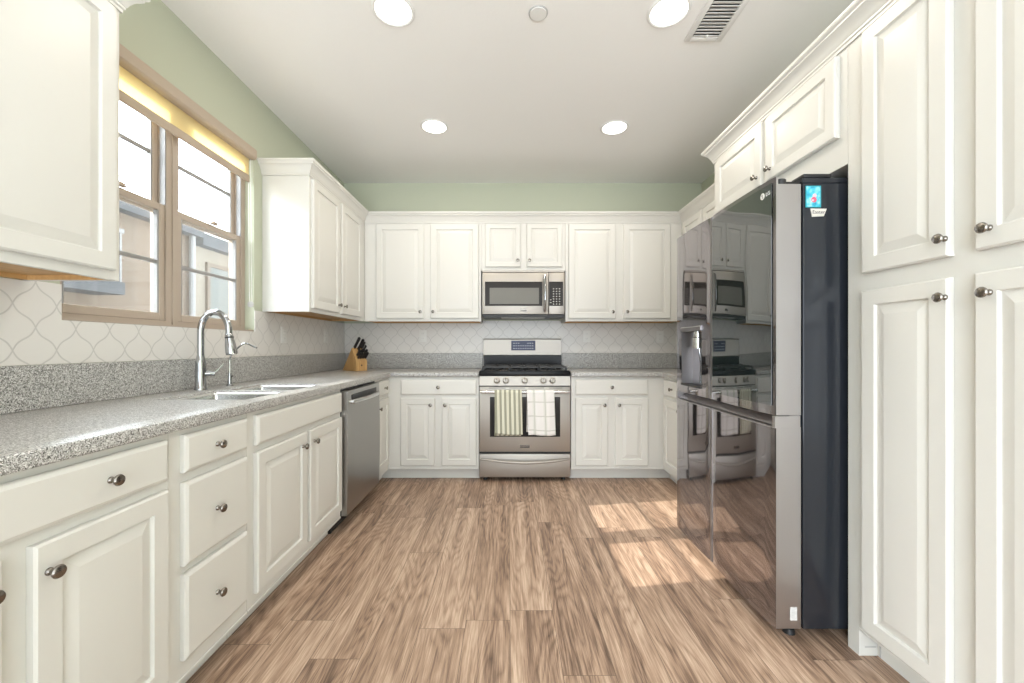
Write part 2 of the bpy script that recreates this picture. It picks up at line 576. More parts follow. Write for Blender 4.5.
    def sweep(self, path, prof, closed_ends=True):
        """path: plan points (x, y) with outward side on the right hand; prof: (out, z) polygon"""
        pts = [Vector((p[0], p[1])) for p in path]
        dirs = [(b - a).normalized() for a, b in zip(pts, pts[1:])]
        outs = [Vector((d.y, -d.x)) for d in dirs]
        loops = []
        for i, p in enumerate(pts):
            if i == 0: o, k = outs[0], 1.0
            elif i == len(pts) - 1: o, k = outs[-1], 1.0
            else:
                o = (outs[i - 1] + outs[i]).normalized()
                k = 1.0 / max(0.2, o.dot(outs[i]))
            loops.append([self.bm.verts.new((p.x + o.x * k * q, p.y + o.y * k * q, z)) for q, z in prof])
        fs = []
        n = len(prof)
        for a, b in zip(loops, loops[1:]):
            for i in range(n):
                j = (i + 1) % n
                fs.append(self.bm.faces.new((a[i], a[j], b[j], b[i])))
        fs.append(self.bm.faces.new(loops[0][::-1]))
        fs.append(self.bm.faces.new(loops[-1]))
        bmesh.ops.recalc_face_normals(self.bm, faces=fs)
        self._done([v for l in loops for v in l], fs)
        return self
    def grid_slab(self, xs, ys, keep, z0, z1):
        V = {}
        def vert(i, j, z):
            k = (i, j, z)
            if k not in V: V[k] = self.bm.verts.new((xs[i], ys[j], z))
            return V[k]
        fs = []
        nx, ny = len(xs) - 1, len(ys) - 1
        K = [[keep((xs[i] + xs[i + 1]) / 2, (ys[j] + ys[j + 1]) / 2) for j in range(ny)] for i in range(nx)]
        for i in range(nx):
            for j in range(ny):
                if not K[i][j]: continue
                fs.append(self.bm.faces.new((vert(i, j, z1), vert(i + 1, j, z1), vert(i + 1, j + 1, z1), vert(i, j + 1, z1))))
                fs.append(self.bm.faces.new((vert(i, j, z0), vert(i, j + 1, z0), vert(i + 1, j + 1, z0), vert(i + 1, j, z0))))
                for di, dj, a, b in ((-1, 0, (i, j + 1), (i, j)), (1, 0, (i + 1, j), (i + 1, j + 1)), (0, -1, (i, j), (i + 1, j)), (0, 1, (i + 1, j + 1), (i, j + 1))):
                    ii, jj = i + di, j + dj
                    if 0 <= ii < nx and 0 <= jj < ny and K[ii][jj]: continue
                    fs.append(self.bm.faces.new((vert(*a, z0), vert(*b, z0), vert(*b, z1), vert(*a, z1))))
        self._done(list(V.values()), fs)
        return self
    def mesh(self, name, mats, sharp=0.6):
        me = bpy.data.meshes.new(name)
        bm = self.bm
        for f in bm.faces: f.smooth = True
        for e in bm.edges:
            if len(e.link_faces) == 2 and e.calc_face_angle(0) > sharp: e.smooth = False
        bm.to_mesh(me)
        bm.free()
        for m in (mats if isinstance(mats, (list, tuple)) else [mats]):
            me.materials.append(m)
        return me
    def build(self, name, mats, parent=None, loc=(0, 0, 0), rot=(0, 0, 0), sharp=0.6):
        o = bpy.data.objects.new(name, self.mesh(name, mats, sharp))
        C.objects.link(o)
        o.location, o.rotation_euler = loc, rot
        if parent: o.parent = parent
        return o

def place(name, me, parent=None, loc=(0, 0, 0), rot=(0, 0, 0)):
    o = bpy.data.objects.new(name, me)
    C.objects.link(o)
    o.location, o.rotation_euler = loc, rot
    if parent: o.parent = parent
    return o

def thing(name, label, cat, loc=(0, 0, 0), rotz=0.0, group=None):
    o = bpy.data.objects.new(name, None)
    o.empty_display_size = 0.05
    C.objects.link(o)
    o.location = loc
    o.rotation_euler = (0, 0, rotz)
    return tag(o, label, cat, group)

def tag(o, label, cat, group=None):
    o['label'] = label
    o['category'] = cat
    if group: o['group'] = group
    return o

def struct(o):
    o['kind'] = 'structure'
    return o

def text_mesh(name, body, size, depth, material, parent, mtx, align='CENTER'):
    cu = bpy.data.curves.new(name, 'FONT')
    cu.body = body
    cu.size = size
    cu.extrude = depth
    cu.align_x = align
    cu.align_y = 'CENTER'
    cu.resolution_u = 3
    tmp = bpy.data.objects.new(name + '_source', cu)
    C.objects.link(tmp)
    dg = bpy.context.evaluated_depsgraph_get()
    me = bpy.data.meshes.new_from_object(tmp.evaluated_get(dg))
    bpy.data.objects.remove(tmp)
    bpy.data.curves.remove(cu)
    me.transform(mtx)
    me.materials.clear()
    me.materials.append(material)
    return place(name, me, parent)

# ------------------------------------------------------------------ room shell
XL, XR, YB, YR, ZC = -1.615, 1.915, 4.047, -2.0, 2.735
WY0, WY1, WZ0, WZ1 = 1.479, 2.611, 1.217, 2.376     # window opening

m = MB(); m.box(XL - 0.2, XR + 0.2, YR - 0.2, YB + 0.2, -0.12, 0.0)
struct(m.build('floor', M['floor']))
m = MB(); m.box(XL - 0.2, XR + 0.2, YR - 0.2, YB + 0.2, ZC, ZC + 0.12)
struct(m.build('ceiling', M['ceiling']))
m = MB()
m.box(XL - 0.15, XL, YR, WY0, 0, ZC).box(XL - 0.15, XL, WY1, YB, 0, ZC)
m.box(XL - 0.15, XL, WY0, WY1, 0, WZ0).box(XL - 0.15, XL, WY0, WY1, WZ1, ZC)
struct(m.build('wall_left', M['wall']))
m = MB(); m.box(XL - 0.2, XR + 0.2, YB, YB + 0.15, 0, ZC)
struct(m.build('wall_back', M['wall']))
m = MB(); m.box(XR, XR + 0.15, YR, YB, 0, ZC)
struct(m.build('wall_right', M['wall']))
m = MB()
m.box(XL, -1.5, YR - 0.15, YR, 0, ZC).box(1.8, XR, YR - 0.15, YR, 0, ZC).box(-1.5, 1.8, YR - 0.15, YR, 2.62, ZC)  # unseen wall; its opening is made wide for fill light
struct(m.build('wall_rear', M['wall']))

# window: two single-hung units in one opening
win = bpy.data.objects.new('window_1', None)
C.objects.link(win)
struct(win)
FX0, FX1 = -1.672, -1.752
ymid = (WY0 + WY1) / 2
m = MB()
fw = 0.036
g = 0.001
m.box(FX0, FX1, WY0 + g, WY0 + fw, WZ0 + g, WZ1 - g).box(FX0, FX1, WY1 - fw, WY1 - g, WZ0 + g, WZ1 - g)
m.box(FX0, FX1, ymid - fw, ymid + fw, WZ0 + g, WZ1 - g)
m.box(FX0, FX1, WY0 + fw, ymid - fw, WZ0 + g, WZ0 + 0.030).box(FX0, FX1, ymid + fw, WY1 - fw, WZ0 + g, WZ0 + 0.030)
m.box(FX0, FX1, WY0 + fw, ymid - fw, WZ1 - 0.03, WZ1 - g).box(FX0, FX1, ymid + fw, WY1 - fw, WZ1 - 0.03, WZ1 - g)
m.box(XL - 0.001, FX0, WY0 + g, WY1 - g, WZ0 + g, WZ0 + 0.010)
# slim bead down the middle of the mullion and each jamb
m.box(FX0 + 0.006, FX0, ymid - 0.005, ymid + 0.005, WZ0 + 0.01, WZ1 - g)
m.build('window_frame', M['tan'], win)
for k, (a, b) in enumerate(((WY0 + fw, ymid - fw), (ymid + fw, WY1 - fw))):
    zm = 1.795
    for lower in (True, False):
        x0, x1 = (-1.680, -1.706) if lower else (-1.712, -1.738)
        z0, z1 = (WZ0 + 0.031, zm + 0.018) if lower else (zm - 0.018, WZ1 - 0.031)
        st = 0.030
        s = MB()
        a2, b2 = a + 0.001, b - 0.001
        s.box(x0, x1, a2, a2 + st, z0, z1, 0.002, 1).box(x0, x1, b2 - st, b2, z0, z1, 0.002, 1)
        s.box(x0, x1, a2 + st, b2 - st, z0, z0 + (0.036 if lower else 0.034), 0.002, 1)
        s.box(x0, x1, a2 + st, b2 - st, z1 - 0.034, z1, 0.002, 1)
        sash = s.build('sash', M['tan'], win)
        zz0, zz1 = z0 + 0.034, z1 - 0.034
        xm = (x0 + x1) / 2
        p = MB(); p.box(xm - 0.002, xm + 0.002, a2 + st - 0.002, b2 - st + 0.002, zz0 - 0.002, zz1 + 0.002)
        p.build('pane', M['glass'], sash)
        q = MB()
        zc = (zz0 + zz1) / 2
        q.box(xm - 0.008, xm + 0.008, a2 + st, b2 - st, zc - 0.009, zc + 0.009, 0.002, 1)
        for yy in (a2 + st, b2 - st - 0.008):
            q.box(xm - 0.010, xm + 0.010, yy, yy + 0.008, zz0, zz1)
        q.build('glazing_bar', M['muntin'], sash)
        if lower:
            l = MB()
            yc = (a + b) / 2
            l.box(x0, x0 + 0.022, yc - 0.028, yc + 0.028, z1, z1 + 0.008, 0.003, 2)
            l.lathe([(0, 0), (0.010, 0), (0.010, 0.010), (0, 0.012)], 12, Matrix.Translation((x0 + 0.011, yc, z1 + 0.007)))
            l.box(x0 + 0.004, x0 + 0.016, yc, yc + 0.03, z1 + 0.012, z1 + 0.018, 0.002, 1)
            l.build('sash_lock', M['fabric_tan'], sash)
            sc_ = MB(); sc_.box(-1.7465, -1.7475, a2, b2, z0, z1 - 0.03)
            sc_.build('insect_screen', M['screen'], win)
    # white inner jamb liners beside the upper sash
    j = MB()
    j.box(-1.674, -1.700, a + 0.0005, a + 0.006, zm + 0.02, WZ1 - 0.031).box(-1.674, -1.700, b - 0.006, b - 0.0005, zm + 0.02, WZ1 - 0.031)
    j.build('jamb_liner', M['muntin'], win)

# roller blind
rb = thing('roller_blind', 'cream roller blind pulled down a little at the top of the window', 'blind', (-1.640, ymid, 2.20))
def lw(mb):     # blind parts are written in room coordinates
    mb.T = Matrix.Translation((1.640, -ymid, -2.20)); return mb
m = lw(MB())
prof = [(-1.600, 2.310), (-1.594, 2.318), (-1.594, 2.362), (-1.602, 2.374), (-1.664, 2.374), (-1.664, 2.306), (-1.606, 2.306)]
m.poly_prism(prof, WY0 + 0.004, WY1 - 0.004, 'y')
m.build('cassette', M['fabric_tan'], rb)
m = lw(MB()); m.box(-1.6340, -1.6348, WY0 + 0.022, WY1 - 0.022, 2.2, 2.3055)
m.build('blind_fabric', M['blind'], rb)
m = lw(MB()); m.box(-1.628, -1.641, WY0 + 0.020, WY1 - 0.020, 2.158, 2.203, 0.004, 2)
m.build('hem_bar', M['fabric_tan'], rb)
m = lw(MB())
for yy in (WY1 - 0.020,):
    pts = [(-1.624, yy, 2.305), (-1.624, yy + 0.004, 1.9), (-1.622, yy + 0.006, 1.45), (-1.620, yy + 0.008, 1.405)]
    m.tube(pts, 0.0016, 6)
    m.tube([(x - 0.014, y, z) for x, y, z in pts], 0.0016, 6)
m.build('bead_chain', M['white_plastic'], rb)
m = lw(MB())
mt = Matrix.Translation((-1.634, WY1 - 0.001, 1.39)) @ Matrix.Rotation(PI / 2, 4, 'X')
m.lathe([(0.0, 0), (0.019, 0), (0.019, 0.006), (0.011, 0.009), (0.009, 0.013), (0, 0.013)], 20, mt)
m.build('chain_tensioner', M['grey_plastic'], rb)

# ------------------------------------------------------------------ outside
m = MB(); m.box(-16, XL - 0.21, -8, 14, -0.4, -0.3)
struct(m.build('ground', M['soil']))
HL_ = (-6.5, 3.0, -0.3)
hs = thing('neighbour_house', 'beige stucco house seen through the window', 'building', HL_)
def lo(mb, p):
    mb.T = Matrix.Translation((-p[0], -p[1], -p[2])); return mb
m = lo(MB(), HL_); m.box(-8.5, -6.0, -3, 7.85, -0.3, 3.20)
m.build('wall', M['stucco'], hs)
m = lo(MB(), HL_); m.box(-8.6, -5.80, -3.1, 7.85, 3.20, 3.44)
m.build('roof_edge', M['slate'], hs)
m = lo(MB(), HL_); m.tube([(-5.92, 7.70, -0.3), (-5.92, 7.70, 3.2)], 0.05, 10)
m.build('drainpipe', M['muntin'], hs)
m = lo(MB(), HL_); m.box(-6.0, -5.55, 2.0, 5.95, 1.87, 2.05)
b = m.build('balcony', M['slate'], hs)
r = lo(MB(), HL_)
r.box(-5.60, -5.56, 2.0, 5.95, 2.76, 2.82)
for k in range(28):
    r.box(-5.59, -5.57, 2.52 + k * 0.125, 2.545 + k * 0.125, 2.05, 2.76)
r.build('railing', M['muntin'], b)
HC_ = (-6.6, 11.0, -0.3)
hc = thing('cream_house', 'cream house with a grey window beyond the beige house', 'building', HC_)
m = lo(MB(), HC_); m.box(-8.5, -6.1, 7.95, 15.5, -0.3, 3.10)
m.build('wall', M['cream'], hc)
m = lo(MB(), HC_); m.box(-6.1, -6.07, 8.35, 9.0, 1.5, 2.75)
w_ = m.build('window', M['bluewin'], hc)
m = lo(MB(), HC_)
m.box(-6.1, -6.05, 8.27, 8.35, 1.42, 2.83).box(-6.1, -6.05, 9.0, 9.08, 1.42, 2.83).box(-6.1, -6.05, 8.35, 9.0, 1.42, 1.5).box(-6.1, -6.05, 8.35, 9.0, 2.75, 2.83)
m.build('window_surround', M['stucco'], w_)
m = lo(MB(), HC_); m.box(-8.6, -5.9, 7.95, 15.6, 3.101, 3.34)
m.build('roof_edge', M['slate'], hc)

# ------------------------------------------------------------------ cabinets
def knob_mesh():
    m = MB()
    mt = Matrix.Rotation(PI / 2, 4, 'X')       # local z -> -y (out of the door)
    m.lathe([(0.0, -0.0005), (0.0085, -0.0005), (0.008, 0.003), (0.0055, 0.006), (0.0055, 0.013), (0.009, 0.016), (0.0135, 0.0185),
             (0.0145, 0.022), (0.0125, 0.0255), (0.006, 0.0275), (0, 0.028)], 20, mt)
    return m.mesh('knob', M['nickel'])
KNOB = knob_mesh()
DT = 0.020      # door thickness

def door(parent, x0, x1, z0, z1, knob=None, frame=0.052, name='door'):
    t = DT
    w, h = x1 - x0, z1 - z0
    m = MB()
    R = []
    for i, y in ((0, -0.0005), (0, -t + 0.005), (0.005, -t), (frame, -t), (frame + 0.003, -t + 0.009), (frame + 0.006, -t + 0.0095),
                 (frame + 0.036, -t + 0.0012), (frame + 0.038, -t + 0.001)):
        R.append((i, w - i, i, h - i, y))
    m.rings(R)
    d = m.build(name, M['cab'], parent, (x0, 0, z0), sharp=0.12)
    if knob:
        place('knob', KNOB, d, (knob[0] - x0, -t, knob[1] - z0))
    return d

def drawer(parent, x0, x1, z0, z1, knobs=(), name='drawer'):
    t = DT
    w, h = x1 - x0, z1 - z0
    m = MB()
    m.rings([(i, w - i, i, h - i, y) for i, y in ((0, -0.0005), (0, -t + 0.008), (0.003, -t + 0.0045), (0.009, -t + 0.001), (0.011, -t))])
    d = m.build(name, M['cab'], parent, (x0, 0, z0), sharp=0.12)
    for kx in knobs:
        place('knob', KNOB, d, (kx - x0, -t, h / 2))
    return d

def base_body(parent, w, depth, toe=0.075, z0=0.096, z1=0.866, left_end=True):
    m = MB()
    m.box(0.0005, w - 0.0005, 0, depth, z0, z1)
    m.box(0.0005, w - 0.0005, toe, depth, 0.0, z0)
    m.box(0.0005, w - 0.0005, -0.004, 0, z0, z0 + 0.012, 0.002, 1)
    return m.build('body', M['cab'], parent)

def wall_body(parent, w, depth, z0, z1, lip=0.020):
    m = MB()
    e = 0.0005
    m.box(e, w - e, 0, depth, z0 + lip, z1)
    m.box(e, w - e, 0, 0.020, z0, z0 + lip)
    m.box(e, e + 0.016, 0.020, depth, z0, z0 + lip)
    m.box(w - e - 0.016, w - e, 0.020, depth, z0, z0 + lip)
    b = m.build('body', M['cab'], parent)
    u = MB()
    u.box(0.017, w - 0.017, 0.021, depth - 0.001, z0 + lip - 0.004, z0 + lip - 0.0005)
    u.box(0.017, 0.020, 0.021, depth - 0.02, z0 + 0.001, z0 + lip - 0.004)
    u.box(w - 0.020, w - 0.017, 0.021, depth - 0.02, z0 + 0.001, z0 + lip - 0.004)
    u.box(0.017, w - 0.017, 0.0205, 0.0225, z0 + 0.001, z0 + lip - 0.004)
    u.box(0.017, w - 0.017, depth - 0.02, depth - 0.001, z0 + 0.001, z0 + lip - 0.004)
    un = u.build('underside', M['maple'], parent)
    un['label'] = 'bare maple wood underside'
    return b

RL, RR = PI / 2, -PI / 2
XF = -1.0           # left run face plane
BASE, WALLC = 'white base cabinets', 'white wall cabinets'
gap = 0.003
DL = 0.610          # depth of the left run behind the face

def left_base(y0, y1, label):
    return thing('base_cabinet', label, 'cabinet', (XF, y0, 0), RL, BASE)
# nearest: double-door unit with one wide drawer
y0, y1 = 0.410, 1.207
t = left_base(y0, y1, 'nearest white base cabinet on the window side, wide drawer over a pair of doors')
base_body(t, y1 - y0, DL)
drawer(t, 0.440 - y0, 1.190 - y0, 0.732, 0.850, (0.62 - y0, 1.012 - y0))
door(t, 0.440 - y0, 0.798 - y0, 0.150, 0.704, (0.768 - y0, 0.648))
door(t, 0.851 - y0, 1.190 - y0, 0.150, 0.704, (0.876 - y0, 0.640))
# drawer stack
y0, y1 = 1.208, 1.570
t = left_base(y0, y1, 'white base cabinet with three stacked drawers on the window side')
base_body(t, y1 - y0, DL)
for z0, z1 in ((0.734, 0.850), (0.448, 0.704), (0.160, 0.424)):
    drawer(t, 1.251 - y0, 1.553 - y0, z0, z1, (1.385 - y0,))
# sink base
y0, y1 = 1.571, 2.450
t = left_base(y0, y1, 'white sink base cabinet under the faucet, blank panel over two doors')
m = MB(); w = y1 - y0
m.box(0.0005, 0.019, 0.02, DL, 0.096, 0.866).box(w - 0.019, w - 0.0005, 0.02, DL, 0.096, 0.866)
m.box(0.0005, w - 0.0005, 0, 0.020, 0.096, 0.866).box(0.019, w - 0.019, DL - 0.012, DL, 0.096, 0.866)
m.box(0.019, w - 0.019, 0.02, DL - 0.012, 0.096, 0.115).box(0.0005, w - 0.0005, 0.075, DL, 0.0, 0.096)
m.box(0.0005, w - 0.0005, -0.004, 0, 0.096, 0.108, 0.002, 1)
m.build('body', M['cab'], t)
drawer(t, 1.612 - y0, 2.432 - y0, 0.732, 0.850, (), 'false_drawer_front')
door(t, 1.612 - y0, 2.012 - y0, 0.150, 0.704, (1.963 - y0, 0.643))
door(t, 2.040 - y0, 2.432 - y0, 0.150, 0.704, (2.078 - y0, 0.643))
# corner unit beyond the dishwasher
y0, y1 = 3.075, 3.428
t = left_base(y0, y1, 'narrow white base cabinet between dishwasher and left corner')
base_body(t, y1 - y0, DL)
drawer(t, 3.095 - y0, 3.395 - y0, 0.732, 0.850, (3.27 - y0,))
door(t, 3.095 - y0, 3.395 - y0, 0.150, 0.704, (3.125 - y0, 0.643))

# back run
YF = 3.430
DB = 0.610
x0, x1 = -0.990, -0.241
t = thing('base_cabinet', 'white base cabinet directly left of the stove, drawer over two doors', 'cabinet', (x0, YF, 0), 0, BASE)
base_body(t, x1 - x0, DB)
m = MB(); m.box(-1.60 - x0, -1.0745 - x0, 0.001, DB, 0, 0.866).box(-1.0745 - x0, 0.0, 0.075, DB, 0, 0.866).box(-0.999 - x0, 0.0, 0.0, 0.075, 0.096, 0.866)
m.build('corner_filler', M['cab'], t)
drawer(t, -0.892 - x0, -0.261 - x0, 0.720, 0.848, (-0.577 - x0,))
door(t, -0.892 - x0, -0.6065 - x0, 0.130, 0.694, (-0.640 - x0, 0.636))
door(t, -0.548 - x0, -0.261 - x0, 0.130, 0.694, (-0.520 - x0, 0.636))
x0, x1 = 0.531, 1.306
t = thing('base_cabinet', 'white base cabinet directly right of the stove, drawer over two doors', 'cabinet', (x0, YF, 0), 0, BASE)
base_body(t, x1 - x0, DB)
m = MB(); m.box(1.3825 - x0, 1.905 - x0, 0.001, DB, 0, 0.866).box(1.3065 - x0, 1.3825 - x0, 0.075, DB, 0, 0.866).box(1.3065 - x0, 1.3825 - x0, 0.001, 0.075, 0.096, 0.866)
m.build('corner_filler', M['cab'], t)
drawer(t, 0.564 - x0, 1.171 - x0, 0.720, 0.848, (0.866 - x0,))
door(t, 0.564 - x0, 0.8336 - x0, 0.130, 0.694, (0.805 - x0, 0.636))
door(t, 0.896 - x0, 1.171 - x0, 0.130, 0.694, (0.925 - x0, 0.636))
# right run beyond the fridge (local x runs towards the camera)
XG = 1.307
y0, y1 = 3.428, 2.526
t = thing('base_cabinet', 'white base cabinet in the right corner, partly behind the refrigerator', 'cabinet', (XG, y0, 0), RR, BASE)
base_body(t, y0 - y1, 0.60)
drawer(t, y0 - 3.395, y0 - 3.02, 0.720, 0.848, (y0 - 3.21,))
door(t, y0 - 3.395, y0 - 3.02, 0.130, 0.694, (y0 - 3.055, 0.636))
drawer(t, y0 - 2.97, y0 - 2.57, 0.720, 0.848, (y0 - 2.77,))
door(t, y0 - 2.97, y0 - 2.57, 0.130, 0.694, (y0 - 2.94, 0.636))

# wall cabinets
ZU0, ZU1, ZD0, ZD1 = 1.352, 2.270, 1.378, 2.236
XU = -1.305
y0, y1 = 0.450, 1.378
t = thing('wall_cabinet', 'white wall cabinet nearest the camera, left of the window', 'cabinet', (XU, y0, 0), RL, WALLC)
wall_body(t, y1 - y0, 0.308, 1.341, ZU1)
door(t, 0.475 - y0, 0.895 - y0, 1.370, ZD1, (0.865 - y0, 1.428))
door(t, 0.920 - y0, 1.352 - y0, 1.370, ZD1, (0.950 - y0, 1.428))
y0, y1 = 2.696, 3.737
t = thing('wall_cabinet', 'white wall cabinet right of the window with a bright bare end', 'cabinet', (XU, y0, 0), RL, WALLC)
wall_body(t, y1 - y0, 0.308, ZU0, ZU1)
door(t, 2.722 - y0, 3.150 - y0, ZD0, ZD1, (3.120 - y0, 1.437))
door(t, 3.195 - y0, 3.620 - y0, ZD0, ZD1, (3.228 - y0, 1.437))
YU = 3.738
x0, x1 = -1.304, -0.241
t = thing('wall_cabinet', 'white wall cabinet directly left of the microwave', 'cabinet', (x0, YU, 0), 0, WALLC)
wall_body(t, x1 - x0, 0.307, ZU0, ZU1)
door(t, -1.195 - x0, -0.759 - x0, ZD0, ZD1, (-0.790 - x0, 1.437))
door(t, -0.702 - x0, -0.264 - x0, ZD0, ZD1, (-0.675 - x0, 1.437))
x0, x1 = -0.240, 0.526
t = thing('wall_cabinet', 'short white wall cabinet right above the microwave', 'cabinet', (x0, YU, 0), 0, WALLC)
wall_body(t, x1 - x0, 0.307, 1.815, ZU1)
door(t, -0.204 - x0, 0.118 - x0, 1.845, ZD1, (0.092 - x0, 1.902), 0.042)
door(t, 0.172 - x0, 0.494 - x0, 1.845, ZD1, (0.198 - x0, 1.902), 0.042)
x0, x1 = 0.527, 1.589
t = thing('wall_cabinet', 'white wall cabinet directly right of the microwave', 'cabinet', (x0, YU, 0), 0, WALLC)
wall_body(t, x1 - x0, 0.307, ZU0, ZU1)
door(t, 0.554 - x0, 0.982 - x0, ZD0, ZD1, (0.952 - x0, 1.437))
door(t, 1.052 - x0, 1.478 - x0, ZD0, ZD1, (1.082 - x0, 1.437))
y0, y1 = 3.736, 2.526
t = thing('wall_cabinet', 'white wall cabinet in the right corner, mostly behind the refrigerator', 'cabinet', (1.590, y0, 0), RR, WALLC)
wall_body(t, y0 - y1, 0.323, ZU0, ZU1)
door(t, y0 - 3.690, y0 - 3.330, ZD0, ZD1, (y0 - 3.36, 1.437))
door(t, y0 - 3.306, y0 - 2.93, ZD0, ZD1, (y0 - 3.27, 1.437))

# deep units on the right
XP = 1.275
DP = 0.637
y0, y1 = 2.505, 1.536
t = thing('fridge_top_cabinet', 'white deep cabinet over the refrigerator with two small doors', 'cabinet', (XP, y0, 0), RR)
m = MB()
w = y0 - y1
m.box(0.0, w - 0.0005, 0, DP, 1.806, 2.270)
m.build('body', M['cab'], t)
m = MB(); m.box(-0.020, -0.0005, 0, DP, 0.0, 2.270)
m.build('side_panel', M['cab'], t)
door(t, y0 - 2.476, y0 - 2.035, 1.922, ZD1, (y0 - 2.068, 1.972), 0.050)
door(t, y0 - 1.998, y0 - 1.573, 1.922, ZD1, (y0 - 1.962, 1.972), 0.050)
y0, y1 = 1.535, 0.780
t = thing('pantry_cabinet', 'tall white pantry cabinet with four doors beside the refrigerator', 'cabinet', (XP, y0, 0), RR)
w = y0 - y1
m = MB()
m.box(0.0, w, 0, DP, 0.096, 2.270)
m.box(0.048, w, 0.067, DP, 0.0, 0.096)
m.box(0.0, 0.048, 0, DP, 0.0, 0.096)
m.box(0.048, w, -0.003, 0, 0.096, 0.108, 0.0015, 1)
m.build('body', M['cab'], t)
m = MB()
m.box(0.0485, 0.0500, 0.02, 0.06, 0.030, 0.034)
m.box(0.058, 0.062, 0.064, 0.0665, 0.002, 0.09)
m.build('toe_kick_seam', M['grey_plastic'], t)
YD = ((1.458, 1.170), (1.104, 0.800))
for i, (a, b) in enumerate(YD):
    k = (y0 - 1.177) if i == 0 else (y0 - 1.068)
    door(t, y0 - a, y0 - b, 1.379, ZD1, (k, 1.430))
    door(t, y0 - a, y0 - b, 0.118, 1.318, (k, 1.262))

# crown mouldings
PROF = [(0.0, 2.246), (0.007, 2.246), (0.007, 2.256), (0.013, 2.260), (0.013, 2.267), (0.017, 2.270), (0.022, 2.280), (0.032, 2.294),
        (0.045, 2.305), (0.056, 2.311), (0.056, 2.317), (0.066, 2.322), (0.070, 2.328), (0.070, 2.337), (0.0, 2.337)]
CR = 'white crown mouldings'
def crown(path, label):
    m = MB()
    m.sweep(path, [(q * 0.79, z) for q, z in PROF])
    o = m.build('crown_moulding', M['cab'])
    return tag(o, label, 'moulding', CR)
e = 0.001
# outward side is the right hand of the path direction
crown([(XU + e, 0.449), (XU + e, 1.378 + e), (XL + 0.001, 1.378 + e)], 'white crown moulding on the wall cabinet nearest the camera')
crown([(XL + 0.001, 2.696 - e), (XU + e, 2.696 - e), (XU + e, YU - e), (1.590 - e, YU - e), (1.590 - e, 2.602)],
      'white crown moulding running round the back wall cabinets')
crown([(1.588 + 0.0, 2.526 + e), (XP - e, 2.526 + e), (XP - e, 0.78)], 'white crown moulding above the refrigerator and pantry')

# ------------------------------------------------------------------ countertops
ZT0, ZT1 = 0.869, 0.907
SX0, SX1, SY0, SYM0, SYM1, SY1 = -1.425, -1.065, 1.660, 1.995, 2.030, 2.365
ct = thing('countertop', 'grey speckled granite countertop under the window, running round the left corner', 'countertop', (-1.3, 2.2, ZT0))
LC = (-1.3, 2.2, ZT0)
m = lo(MB(), LC)
XLi, YBi = XL + 0.003, YB - 0.003
xs = [XLi, SX0, SX1, -0.975, -0.240]
ys = [0.405, SY0, SYM0, SYM1, SY1, 3.405, YBi]
def keep(x, y):
    if x > -0.975: return y > 3.405
    if SX0 < x < SX1 and (SY0 < y < SYM0 or SYM1 < y < SY1): return False
    return True
m.grid_slab(xs, ys, keep, ZT0, ZT1)
o = m.build('slab', M['granite'], ct)
bv = o.modifiers.new('eased_edge', 'BEVEL'); bv.width = 0.006; bv.segments = 3; bv.limit_method = 'ANGLE'; bv.angle_limit = 0.9
m = lo(MB(), LC)
m.box(XLi, XLi + 0.019, 0.405, YBi, ZT1 + 0.0003, 1.058, 0.002, 1)
m.build('upstand', M['granite'], ct)
m = lo(MB(), LC)
m.box(XLi + 0.0195, -0.243, YBi - 0.019, YBi, ZT1 + 0.0003, 1.058, 0.002, 1)
m.build('upstand', M['granite'], ct)
LC2 = (1.2, 3.7, ZT0)
ct2 = thing('countertop', 'grey speckled granite countertop right of the stove', 'countertop', LC2)
m = lo(MB(), LC2)
xs = [0.530, 1.282, XR - 0.003]
ys = [2.528, 3.405, YBi]
m.grid_slab(xs, ys, lambda x, y: x > 1.282 or y > 3.405, ZT0, ZT1)
o = m.build('slab', M['granite'], ct2)
bv = o.modifiers.new('eased_edge', 'BEVEL'); bv.width = 0.006; bv.segments = 3; bv.limit_method = 'ANGLE'; bv.angle_limit = 0.9
m = lo(MB(), LC2); m.box(0.530, XR - 0.003, YBi - 0.019, YBi, ZT1 + 0.0003, 1.058, 0.002, 1)
m.build('upstand', M['granite'], ct2)
m = lo(MB(), LC2); m.box(XR - 0.022, XR - 0.003, 2.528, YBi - 0.0195, ZT1 + 0.0003, 1.058, 0.002, 1)
m.build('upstand', M['granite'], ct2)

# tile backsplashes
TG = 'off-white tile backsplashes'
m = MB()
TX = XL + 0.001
m.box(TX, TX + 0.006, 0.405, 1.3795, 1.059, 1.340).box(TX, TX + 0.006, 1.3795, WY0 - 0.0005, 1.059, 1.345).box(TX, TX + 0.006, WY0 - 0.0005, WY1 + 0.0005, 1.059, WZ0 - 0.0005)
m.box(TX, TX + 0.006, WY1 + 0.0005, YB - 0.008, 1.059, 1.351)
tag(m.build('tile_backsplash', M['tile_left']), 'off-white lantern tile backsplash below the window', 'backsplash', TG)
m = MB()
TY = YB - 0.001
m.box(TX + 0.007, -0.2405, TY - 0.006, TY, 1.059, 1.351).box(-0.2405, 0.5265, TY - 0.006, TY, 0.93, 1.376).box(0.5265, XR - 0.008, TY - 0.006, TY, 1.059, 1.351)
tag(m.build('tile_backsplash', M['tile_back']), 'off-white lantern tile backsplash behind the stove', 'backsplash', TG)

